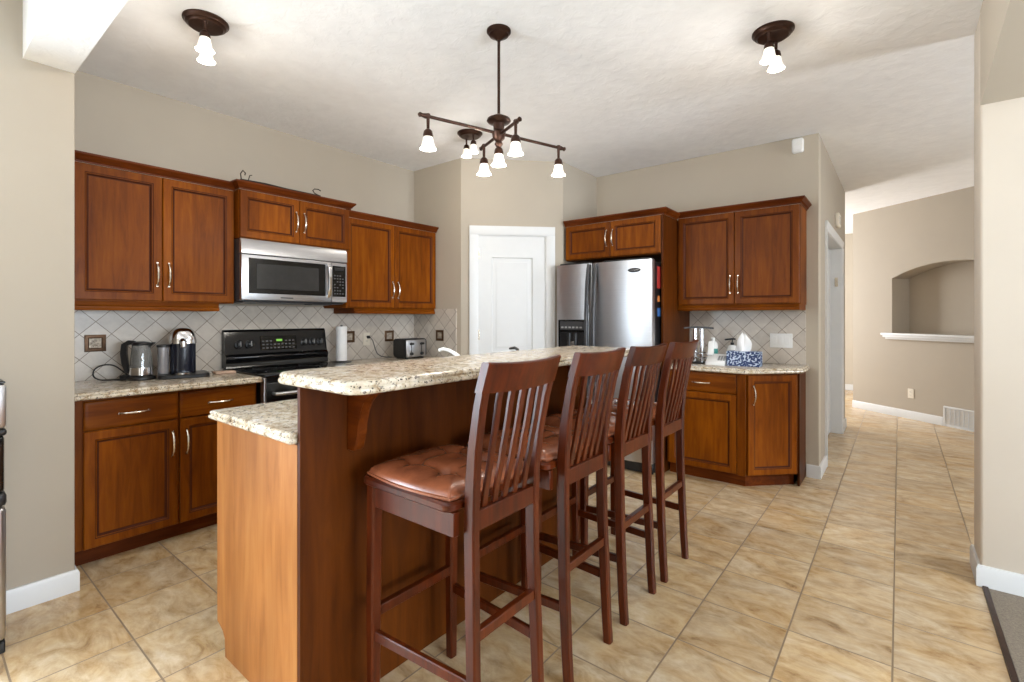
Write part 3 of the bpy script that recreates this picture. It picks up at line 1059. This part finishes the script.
kp.build('keypad', 'dim_print', cpn)['kind'] = 'stuff'
MB().box(.675, .755, -.4248, -.4235, .255, .28).build('display', 'glass_dark', cpn)
MB().box(.26, .35, -.4232, -.4215, .03, .037).build('nameplate', 'dark_grey', dr)
MB().box(.02, .76, -.40, -.03, -.004, .004).box(.5, .66, -.41, -.3, -.012, .0, .002).build('underside_tray', 'black', MW)

# ------------------------------------------------------------------ range
RG = empty('kitchen_range', (WX, 1.446, 0), PI / 2, 'black freestanding electric range under the microwave', 'range')
rw = .766
MB().box(.004, rw - .004, -.60, -.016, .03, .895, .003).build('body', 'black', RG)
MB().box(0, rw, -.655, -.016, .896, .914, .005, 2).build('cooktop', 'gloss_black', RG)
mb = MB()
for bx, by_, br_ in ((.2, -.22, .08), (.2, -.48, .105), (.57, -.22, .105), (.57, -.48, .08)):
    mb.lathe([(br_, .9142), (br_ - .003, .9148), (br_ - .006, .9142)], (bx, by_, 0), 32, cap=False)
mb.build('burner_rings', 'dark_grey', RG)
cp = MB().prism([(-.014, .915), (-.10, .915), (-.085, .955), (-.10, .985), (-.098, 1.0), (-.072, 1.012), (-.05, 1.178), (-.04, 1.192), (-.014, 1.192)], 'x', -.01, rw + .01, bev=.004).build('control_panel', 'gloss_black', RG)
yk, zk, tilt = -.0625, 1.085, math.atan2(.022, .166)
for x in (.09, .165, .585, .655, .722):
    m4 = Matrix.Translation((x, yk, zk)) @ Matrix.Rotation(PI / 2 - tilt, 4, 'X')
    k = MB().lathe([(.03, 0), (.03, .006), (.022, .009), (.02, .026), (.016, .029)], (0, 0, 0), 20, mat=m4).build('knob', 'black', cp)
    MB().box(-.003, .003, -.019, .019, .026, .033, .001, mat=m4).build('pointer', 'button', k)
mt = Matrix.Translation((0, yk, zk)) @ Matrix.Rotation(-tilt, 4, 'X')
MB().box(.24, .52, -.004, .002, -.05, .055, .002, mat=mt).build('display_panel', 'gloss_black', cp)
MB().box(.36, .405, -.0055, -.003, .014, .030, mat=mt).build('clock_display', 'led', cp)
kp = MB()
for i in range(9):
    for j in range(3):
        if 3 <= i <= 5 and j == 2:
            continue
        kp.box(.252 + i * .029, .268 + i * .029, -.0056, -.003, -.04 + j * .026, -.03 + j * .026, mat=mt)
kp.build('keypad', 'dim_print', cp)['kind'] = 'stuff'
od = MB().box(.006, rw - .006, -.648, -.602, .22, .86, .006, 2).build('oven_door', 'gloss_black', RG)
MB().box(.12, rw - .12, -.6505, -.647, .36, .68, .004).build('oven_window', 'glass_dark', od)
MB().tube([(.06, -.648, .79), (.06, -.69, .79), (.1, -.70, .79), (rw - .1, -.70, .79), (rw - .06, -.69, .79), (rw - .06, -.648, .79)], .012, 12).build('handle', 'steel', od)
for x in (0, rw - .014):
    MB().box(x, x + .014, -.652, -.60, .05, .895, .002).build('side_trim', 'steel', RG)
MB().box(.016, rw - .016, -.645, -.602, .05, .205, .006).build('storage_drawer', 'gloss_black', RG)

# ------------------------------------------------------------------ on the left counter
CT = .906
KT = empty('electric_kettle', (-3.60, .912, CT), math.radians(60), 'steel and glass electric kettle with black handle on the left counter', 'kettle')
MB().lathe([(.072, 0), (.074, .006), (.07, .018), (.056, .022)], seg=28).box(-.1, -.05, -.03, .03, 0, .03, .004).build('power_base', 'black', KT)
bd = MB().lathe([(.054, .024), (.059, .03), (.058, .07), (.0575, .075)], seg=28).build('jug_base', 'chrome', KT)
gj = MB().lathe([(.0572, .076), (.054, .12), (.048, .18), (.0455, .208), (.043, .208), (.046, .18), (.052, .12), (.055, .078)], seg=28).build('jug', 'smoke_glass', KT)
MB().lathe([(.046, .208), (.048, .213), (.042, .226), (.018, .231)], seg=28).build('lid', 'black', KT)
MB().prism([(.042, .195), (.07, .222), (.064, .226), (.034, .222)], 'y', -.02, .02).build('spout', 'black', gj)
MB().bar([(-.03, 0, .222), (-.06, 0, .226), (-.082, 0, .21), (-.086, 0, .16), (-.08, 0, .10), (-.07, 0, .055), (-.052, 0, .045)], [.034] * 7, [.024, .026, .03, .032, .03, .024, .018], (0, 1, 0)).build('handle', 'black', KT)
cq = [(-.06, .02, .012), (-.10, .03, .05), (-.15, .035, .088), (-.20, .03, .09), (-.235, .02, .066), (-.232, .0, .028), (-.19, -.02, .008), (-.12, -.025, .006), (-.07, -.02, .008)]
MB().tube(smooth_path(cq, 6), .0042, 8).build('cord', 'black', KT)

CM = empty('coffee_machine', (-3.585, 1.125, CT), math.radians(75), 'chrome-domed capsule coffee machine with grey water tank on the left counter', 'coffee machine')
MB().loops([[(p.x, p.y, z) for p in inset(rrect(-.13, .14, -.14, .10, .03), d)] for d, z in ((.004, 0), (0, .004), (0, .018), (.006, .024))]).build('tray_base', 'black', CM)
MB().loops([[(p[0], p[1], z) for p in rrect(-.065, .07, -.07, .09, .045, 6)] for z in (.024, .21)]).build('body', 'navy', CM)
mb = MB()
R = .0
rings = []
for i in range(9):
    q = i / 8 * PI / 2
    k = math.cos(q) ** .6 if i < 8 else .12
    rings.append([(p[0] * max(k, .1), .01 + (p[1] - .01) * max(k, .1), .212 + .098 * math.sin(q)) for p in rrect(-.069, .074, -.074, .094, .05, 6)])
MB().loops(rings).build('head', 'chrome', CM)
MB().tube([(.0, -.075, .225), (.0, -.105, .215), (.0, -.11, .19)], [.022, .02, .015], 12).build('spout', 'chrome', CM)
MB().lathe([(.045, .025), (.045, .034), (.04, .036)], (0, -.10, 0), 20).build('drip_cup_stand', 'chrome', CM)
MB().loops([[(p[0], p[1], z) for p in rrect(-.13, -.07, -.05, .07, .028, 5)] for z in (.026, .19)]).build('water_tank', 'water_tank', CM)
MB().loops([[(p[0], p[1], z) for p in rrect(-.135, -.066, -.055, .075, .032, 5)] for z in (.191, .205)]).build('tank_lid', 'black', CM)

WB = MB().box(-.062, .062, -.045, .045, 0, .018, .006, 2).build('wooden_board', 'wood_board', None, (-3.545, 1.355, CT))
WB.rotation_euler = (0, 0, 1.45)
tag(WB, 'small pale wooden board lying on the left counter beside the range', 'board')

# ------------------------------------------------------------------ right of the range
PT = empty('paper_towel_holder', (-3.66, 2.305, CT), 0, 'white paper towel roll standing beside the range', 'paper towel holder')
MB().lathe([(.08, 0), (.08, .008), (.012, .012), (.008, .305), (.01, .308), (.004, .312)], seg=24).build('stand', 'black', PT)
MB().lathe([(.02, .014), (.043, .014), (.044, .02), (.044, .296), (.043, .3), (.02, .3)], seg=32).box(.03, .0445, -.012, .02, .016, .06).build('roll', 'paper', PT)

TO = empty('toaster', (-3.55, 2.945, CT), PI / 2, 'black and chrome toaster with two levers on the corner counter', 'toaster')
MB().loops([[(x, p[0], p[1]) for p in rrect(-.085, .085, .012, .18, .035, 5)] for x in (-.125, .125)]).build('body', 'black', TO)
MB().box(-.118, .108, -.092, -.083, .016, .172, .008, 2).build('front_plate', 'steel', TO)
for x in (-.06, .06):
    MB().box(x - .004, x + .004, -.0935, -.0915, .06, .15).build('lever_slot', 'black', TO)
    MB().box(x - .022, x + .022, -.11, -.092, .125, .145, .004).build('lever', 'black', TO)
    MB().lathe([(.016, 0), (.014, .014), (.004, .016)], (0, 0, 0), 16, mat=Matrix.Translation((x, -.092, .045)) @ Matrix.Rotation(PI / 2, 4, 'X')).build('dial', 'black', TO)
MB().box(-.11, .11, -.05, -.02, .179, .182).box(-.11, .11, .02, .05, .179, .182).build('bread_slot', 'dark_grey', TO)
MB().box(-.1, -.08, -.07, .07, 0, .014).box(.08, .1, -.07, .07, 0, .014).build('foot', 'black', TO)
tp = Vector((-3.55, 2.945, CT))
def W2T(x, y, z):
    d = Vector((x, y, z)) - tp
    return (d.y, -d.x, d.z)
MB().tube([W2T(*p) for p in ((-3.79, 2.66, 1.10), (-3.765, 2.665, 1.10), (-3.75, 2.68, 1.07), (-3.745, 2.70, 1.0), (-3.74, 2.72, .95), (-3.72, 2.75, .925), (-3.68, 2.78, .918), (-3.62, 2.79, .92))], .004, 8).build('cord', 'black', TO)
MB().box(*sorted((W2T(-3.802, 2.65, 1.09)[0], W2T(-3.802, 2.672, 1.09)[0])), *sorted((W2T(-3.802, 0, 0)[1], W2T(-3.775, 0, 0)[1])), 1.09 - CT, 1.115 - CT, .003).build('plug', 'black', TO)


# ------------------------------------------------------------------ wall plates and accent tiles
def plate(name, loc, rz, w_, h, mat, label, cat, group, n_dev=1, kind='outlet'):
    r = empty(name, loc, rz, label, cat, group)
    MB().box(-w_ / 2, w_ / 2, -.006, 0, -h / 2, h / 2, .002).build('cover_plate', mat, r)
    for i in range(n_dev):
        x = (i - (n_dev - 1) / 2) * .046
        if kind == 'outlet':
            for s in (-1, 1):
                mb = MB().box(x - .016, x + .016, -.008, -.006, s * .02 - .014, s * .02 + .014, .001)
                mb.box(x - .008, x - .005, -.0085, -.0079, s * .02 - .004, s * .02 + .006, mi=1).box(x + .005, x + .008, -.0085, -.0079, s * .02 - .004, s * .02 + .006, mi=1)
                mb.build('socket', [mat, 'dark_grey'], r)
        else:
            MB().box(x - .016, x + .016, -.009, -.006, -.032, .032, .0015).build('switch', mat, r)
    return r


GP = 'wall outlets and switches'
SPL = WX + .0122
plate('wall_outlet', (SPL, 2.652, 1.085), PI / 2, .075, .118, 'cream_plastic', 'cream wall outlet with a black plug between paper towels and toaster', 'outlet', GP)
plate('switch_plate', (-.765, BY - .0122, 1.09), 0, .165, .118, 'white_plastic', 'wide cream switch plate on the tiles right of the tissue box', 'switch', GP, 3, 'switch')
plate('wall_outlet', (-1.07, BY - .0122, 1.07), 0, .075, .118, 'cream_plastic', 'cream wall outlet on tiles behind the tissue box', 'outlet', GP)
hp = Vector((NX, NY)) + Vector((.76454, -.64457)) * .828
plate('wall_outlet', (hp.x, hp.y, .32), NANG, .075, .118, 'cream_plastic', 'cream outlet low on the hall wall under the arched niche', 'outlet', GP)


def accent(loc, rz, label, s=.102):
    r = empty('accent_tile', loc, rz, label, 'tile', 'bronze accent tiles in the backsplash')
    h, i = s / 2, s * .28
    MB().loops([[(-d, y, -d), (d, y, -d), (d, y, d), (-d, y, d)] for d, y in ((h, 0), (h, -.006), (h - .006, -.009), (i + .006, -.009), (i, -.004))], cap1=False).build('frame', 'bronze_tile', r)
    mb = MB().box(-i, i, -.0045, 0, -i, i)
    for k in range(6):
        q = 2 * PI * k / 6
        mb.tube([(0, -.006, 0), (.6 * i * math.cos(q), -.008, .6 * i * math.sin(q)), (.85 * i * math.cos(q + .25), -.006, .85 * i * math.sin(q + .25))], [.003, .005, .002], 6)
    mb.build('relief_inset', 'relief', r)


accent((SPL, .736, 1.127), PI / 2, 'bronze square accent tile on the backsplash left of the kettle')
accent((SPL, 2.475, 1.11), PI / 2, 'bronze square accent tile partly behind the paper towel roll')
accent((SPL, 2.905, 1.105), PI / 2, 'bronze square accent tile above the toaster')
accent((-3.43, PY - .0122, 1.11), 0, 'bronze square accent tile on the short tiled wall right of the toaster')

VT = empty('vent_grille', (NX, NY, 0), NANG, 'white floor-level vent grille set in the hall baseboard', 'vent')
mb = MB().box(1.22, 1.56, -.016, 0, .0, .022, .003).box(1.22, 1.56, -.016, 0, .213, .235, .003).box(1.22, 1.242, -.016, 0, .022, .213).box(1.538, 1.56, -.016, 0, .022, .213)
mb.build('frame', 'white', VT)
MB().box(1.242, 1.538, -.004, -.001, .022, .213).build('backing', 'cream_plastic', VT)
mb = MB()
for i in range(12):
    mb.box(1.242, 1.538, -.012, -.006, .026 + i * .0157, .034 + i * .0157)
for i in range(5):
    mb.box(1.29 + i * .048, 1.296 + i * .048, -.013, -.006, .022, .213)
mb.build('louvres', 'white', VT)['kind'] = 'stuff'

dv = empty('motion_detector', (-.645, BY, 2.675), 0, 'small white alarm detector high on the wall above the right cabinet', 'detector')
MB().loops([[(p[0], y, p[1]) for p in rrect(-.042 + d, .042 - d, -.058 + d, .058 - d, .018)] for d, y in ((0, 0), (0, -.022), (.008, -.032))]).build('housing', 'white_plastic', dv)
MB().box(-.022, .022, -.035, -.031, -.035, -.005, .003).build('lens', 'paper', dv)
ch = empty('door_chime', (HX, 5.875, 2.20), PI / 2, 'small white chime box on the hall wall above the doorway', 'chime')
MB().box(-.09, .09, -.035, 0, -.01, .12, .008, 2).build('housing', 'cream_plastic', ch)
mb = MB()
for i in range(4):
    mb.box(-.07, .07, -.0365, -.0345, .02 + i * .02, .026 + i * .02)
mb.build('grille', 'button', ch)

# iron ornament lying on the short cabinet
DO = empty('iron_ornament', (-3.50, 1.46, 2.209), PI / 2, 'thin dark iron scroll ornament lying on top of the short cabinet', 'ornament')
mb = MB().bar([(-.02, 0, .008), (.14, 0, .014), (.3, 0, .008), (.56, 0, .008)], .018, .012, (0, 1, 0))
mb.build('bar', 'iron', DO)
MB().tube([(-.015, 0, .012), (-.02, 0, .05), (-.005, 0, .075), (.012, 0, .06), (.008, 0, .045)], .004, 8).tube([(.03, 0, .012), (.04, .0, .05), (.055, 0, .055)], .003, 8).build('scroll', 'iron', DO)
MB().tube([(.555, 0, .012), (.515, 0, .022), (.50, 0, .04), (.515, 0, .055), (.545, 0, .058), (.565, 0, .05)], .004, 8).build('scroll', 'iron', DO)

# ------------------------------------------------------------------ on the right counter
RT = .9
TB = empty('tissue_box', (-.958, 4.15, RT), .06, 'blue and white patterned tissue box on the right counter', 'tissue box')
MB().box(-.12, .12, -.06, .06, 0, .115, .002).build('box', 'tissue_pattern', TB)
mb = MB()
tb = bmesh.new()
rings = []
for j in range(8):
    u = j / 7
    ring = []
    for k in range(20):
        q = 2 * PI * k / 20
        rr = (.04 + .022 * math.sin(u * 2.2)) * (1 - .85 * u ** 1.5) * (1 + .38 * math.sin(3 * q + u * 3) + .15 * math.sin(7 * q + 2 * u))
        ring.append((rr * math.cos(q) - .015 + .012 * u, .45 * rr * math.sin(q), .112 + .13 * u + .022 * math.sin(2 * q + .5) * u))
    rings.append(ring)
mb.loops(rings)
mb.build('tissue', 'paper', TB)

PHN = empty('phone_base', (-1.155, 4.115, RT), .04, 'white desk phone with sloping keypad left of the tissue box', 'phone')
MB().prism([(-.075, 0), (-.075, .022), (.03, .085), (.055, .085), (.055, 0)], 'x', -.072, .072, bev=.004).build('housing', 'white_plastic', PHN)
mb = MB()
sl = math.atan2(.063, .105)
for i in range(3):
    for j in range(4):
        mb.box(.015 + i * .02, .03 + i * .02, -.003, .001, -.03 + j * .016, -.02 + j * .016, mat=Matrix.Translation((0, -.0225, .0552)) @ Matrix.Rotation(sl - PI / 2, 4, 'X'))
mb.build('keypad', 'button', PHN)['kind'] = 'stuff'
HS = MB().bar([(-.05, .005, .075), (-.05, .018, .12), (-.05, .03, .165), (-.05, .033, .185)], [.05, .042, .046, .04], [.03, .024, .028, .02], (1, 0, 0)).build('handset', 'white_plastic', PHN)

BT = empty('sanitizer_bottle', (-1.235, 4.29, RT), 0, 'white bottle with teal label between the chrome rack and the phone', 'bottle')
MB().lathe([(.032, 0), (.036, .005), (.036, .15), (.03, .17), (.014, .185), (.014, .19)], seg=24).build('bottle_body', 'white_plastic', BT)
MB().lathe([(.0365, .06), (.0368, .061), (.0368, .118), (.0365, .119)], seg=24, cap=False).build('front_label', 'teal', BT)
MB().lathe([(.016, .188), (.016, .21), (.01, .212)], seg=20).build('cap', 'white_plastic', BT)
PB = empty('pump_bottle', (-1.095, 4.34, RT), 0, 'small white pump bottle with black top behind the phone', 'bottle')
MB().lathe([(.036, 0), (.04, .005), (.04, .12), (.03, .145), (.013, .152)], seg=24).build('bottle_body', 'white_plastic', PB)
MB().lathe([(.014, .15), (.014, .172), (.005, .173), (.005, .195)], seg=16).bar([(-.05, -.03, .195), (0, 0, .202), (.02, .01, .2)], .022, .014, (.5, -.8, 0)).build('pump', 'black', PB)

RK = empty('chrome_rack', (-1.318, 4.17, RT), 0, 'upright chrome countertop rack with dark top bar beside the refrigerator panel', 'rack')
MB().lathe([(.076, 0), (.078, .006), (.065, .014), (.03, .018)], seg=28).build('base', 'black', RK)
for x in (-.028, .028):
    MB().tube([(x, 0, .014), (x, 0, .288)], .017, 16).build('post', 'chrome', RK)
MB().bar([(-.115, 0, .292), (-.06, 0, .298), (0, 0, .3), (.06, 0, .298), (.115, 0, .292)], .05, .014, (0, 1, 0)).build('top_bar', 'dark_grey', RK)
for zz_ in (.045, .085):
    pts = [(.07 * math.cos(2 * PI * k / 24), .06 * math.sin(2 * PI * k / 24) - .005, zz_) for k in range(25)]
    MB().tube(pts, .004, 6).build('wire_ring', 'chrome', RK)
for a in (.6, 2.5, 4.0, 5.4):
    MB().tube([(.07 * math.cos(a), .06 * math.sin(a) - .005, .012), (.07 * math.cos(a), .06 * math.sin(a) - .005, .088)], .0035, 6).build('wire', 'chrome', RK)

# ------------------------------------------------------------------ on the island's low worktop
FC = empty('sink_faucet', (-1.575, 1.635, .926), 0, 'white low-arc faucet peeking over the bar top in front of the pantry', 'faucet')
MB().lathe([(.03, 0), (.03, .008), (.022, .014), (.014, .12), (.012, .15)], seg=20).build('body', 'white_plastic', FC)
MB().tube([(0, 0, .14), (-.03, 0, .165), (-.07, .0, .186), (-.11, 0, .2), (-.15, .0, .205), (-.175, 0, .198)], [.011, .010, .009, .008, .008, .009], 12).build('spout', 'white_plastic', FC)
SD = empty('soap_dispenser', (-1.6, 2.06, .926), 0, 'small white soap dispenser with black pump peeking over the bar top', 'soap dispenser')
MB().lathe([(.03, 0), (.034, .004), (.034, .12), (.022, .145), (.012, .15), (.012, .165)], seg=20).build('bottle_body', 'white_plastic', SD)
MB().tube([(0, 0, .165), (0, 0, .185), (-.02, 0, .193), (-.055, 0, .188)], [.007, .009, .009, .006], 10).build('pump', 'black', SD)

# ------------------------------------------------------------------ water dispenser at the left edge
WC = empty('water_dispenser', (-2.825, .10, 0), 0, 'tall stainless and black water dispenser cut off by the left edge', 'water dispenser')
MB().box(-.15, .148, -.155, .152, .0, .045, .004).build('plinth', 'black', WC)
MB().box(-.15, .152, -.158, .155, .046, .56, .02, 3).build('lower_cabinet', 'steel', WC)
MB().box(-.15, .1535, -.159, .156, .561, .615, .014, 2).build('drip_tray', 'black', WC)
MB().box(-.15, .146, -.152, .15, .616, .83, .01, 2).build('dispensing_bay', 'gloss_black', WC)
MB().box(-.15, .1535, -.159, .156, .831, .858, .01, 2).build('band', 'black', WC)
MB().box(-.15, .154, -.158, .155, .859, 1.03, .014, 2).build('upper_housing', 'steel', WC)
MB().box(-.145, .15, -.155, .152, 1.031, 1.04, .003).build('top', 'black', WC)


# ------------------------------------------------------------------ ceiling lights
def shade_set(parent, top, ln=.085, sz=1.0, tilt=(0, 0), power=6):
    """lamp holder hanging from point top (local), with its bell shade and bulb light"""
    x, y, z = top
    m = Matrix.Translation((x, y, z)) @ Matrix.Rotation(tilt[0], 4, 'X') @ Matrix.Rotation(tilt[1], 4, 'Y')
    h = MB().lathe([(.009, .012), (.012, .006), (.008, -.006), (.007, -ln), (.012, -ln - .004), (.02, -ln - .012), (.024, -ln - .03), (.024, -ln - .04)], seg=18, mat=m).build('lamp_holder', 'bronze', parent)
    p = [(.024, 0), (.027, -.012), (.030, -.03), (.034, -.048), (.041, -.064), (.046, -.072), (.044, -.072), (.039, -.063), (.032, -.047), (.028, -.03), (.022, -.004)]
    MB().lathe([(r_ * sz, -ln - .034 + z_ * sz) for r_, z_ in p], seg=28, mat=m, cap=False).build('lamp_shade', 'shade', h)
    MB().lathe([(.006, -ln - .04), (.014, -ln - .05), (.019, -ln - .066), (.016, -ln - .082), (.006, -ln - .09)], seg=16, mat=m).build('bulb', 'shade', h)
    wp = parent.matrix_basis @ (m @ Vector((0, 0, -ln - .125)))
    point('lamp_light', wp, power)


CHX, CHY, CHZ = -1.605, 1.909, 2.228
CHD = empty('chandelier', (CHX, CHY, ZC), 0, 'bronze five-light chandelier on a long rod above the island', 'chandelier')
dz0 = CHZ - ZC
MB().lathe([(.062, 0), (.062, -.008), (.05, -.018), (.05, -.024), (.03, -.034), (.012, -.05)], seg=28).build('canopy', 'bronze', CHD)
MB().tube([(0, 0, -.045), (0, 0, dz0 + .07)], .0075, 12).build('rod', 'bronze', CHD)
MB().lathe([(.01, dz0 + .095), (.03, dz0 + .085), (.058, dz0 + .07), (.062, dz0 + .06), (.055, dz0 + .052), (.03, dz0 + .045), (.026, dz0 + .01), (.036, dz0), (.03, dz0 - .03), (.016, dz0 - .045), (.022, dz0 - .058), (.012, dz0 - .075)], seg=28).build('hub', 'bronze', CHD)
ld = Vector((.256, .762, 0)).normalized()
sd_ = Vector((.353, -.159, 0)).normalized()
for dirv, L, zoff in ((ld, .388, -.003), (sd_, .186, -.012)):
    e0, e1 = -dirv * (L + .03), dirv * (L + .03)
    a = MB().tube([tuple(e0 + Vector((0, 0, dz0 + zoff))), tuple(e1 + Vector((0, 0, dz0 + zoff)))], .008, 10)
    for e in (e0, e1):
        sgn = 1 if e is e1 else -1
        c = Vector(e) + Vector((0, 0, dz0 + zoff))
        a.tube([tuple(c - dirv * sgn * .035), tuple(c - dirv * sgn * .02), tuple(c), tuple(c + dirv * sgn * .012), tuple(c + dirv * sgn * .02)], [.008, .013, .009, .012, .004], 10)
    a.build('arm', 'bronze', CHD)
    for sgn in (-1, 1):
        q = dirv * (sgn * L)
        shade_set(CHD, (q.x, q.y, dz0 + zoff), .058, .84, power=3.0)
shade_set(CHD, (0, 0, dz0 - .06), .012, .84, power=3.0)


def spot(loc, label, dirs, rad_, power=4, ln=.036):
    r = empty('ceiling_light', (loc[0], loc[1], ZC), 0, label, 'ceiling light', 'bronze two-lamp ceiling lights')
    MB().lathe([(rad_, 0), (rad_, -.006), (rad_ - .008, -.012), (rad_ - .012, -.02), (rad_ - .022, -.024), (rad_ - .026, -.03), (.02, -.034)], seg=40).build('base_plate', 'bronze', r)
    for dx, dy, tx, ty in dirs:
        shade_set(r, (dx, dy, -.035), ln, .9, (tx, ty), power)
    return r


spot((-2.69, .945), 'two-lamp bronze ceiling light at the upper left near the beam', [(-.058, .022, .0, .0), (.05, -.022, 0, .0)], .1, 1.7)
spot((-.508, 2.79), 'two-lamp bronze ceiling light at the upper right near the hall', [(-.008, -.055, .0, .0), (.004, .058, 0, 0)], .098, 1.7)
spot((-2.68, 2.83), 'two-lamp bronze ceiling light behind the chandelier by the pantry', [(-.056, .019, 0, 0), (.056, -.019, 0, 0)], .1, 1.7)
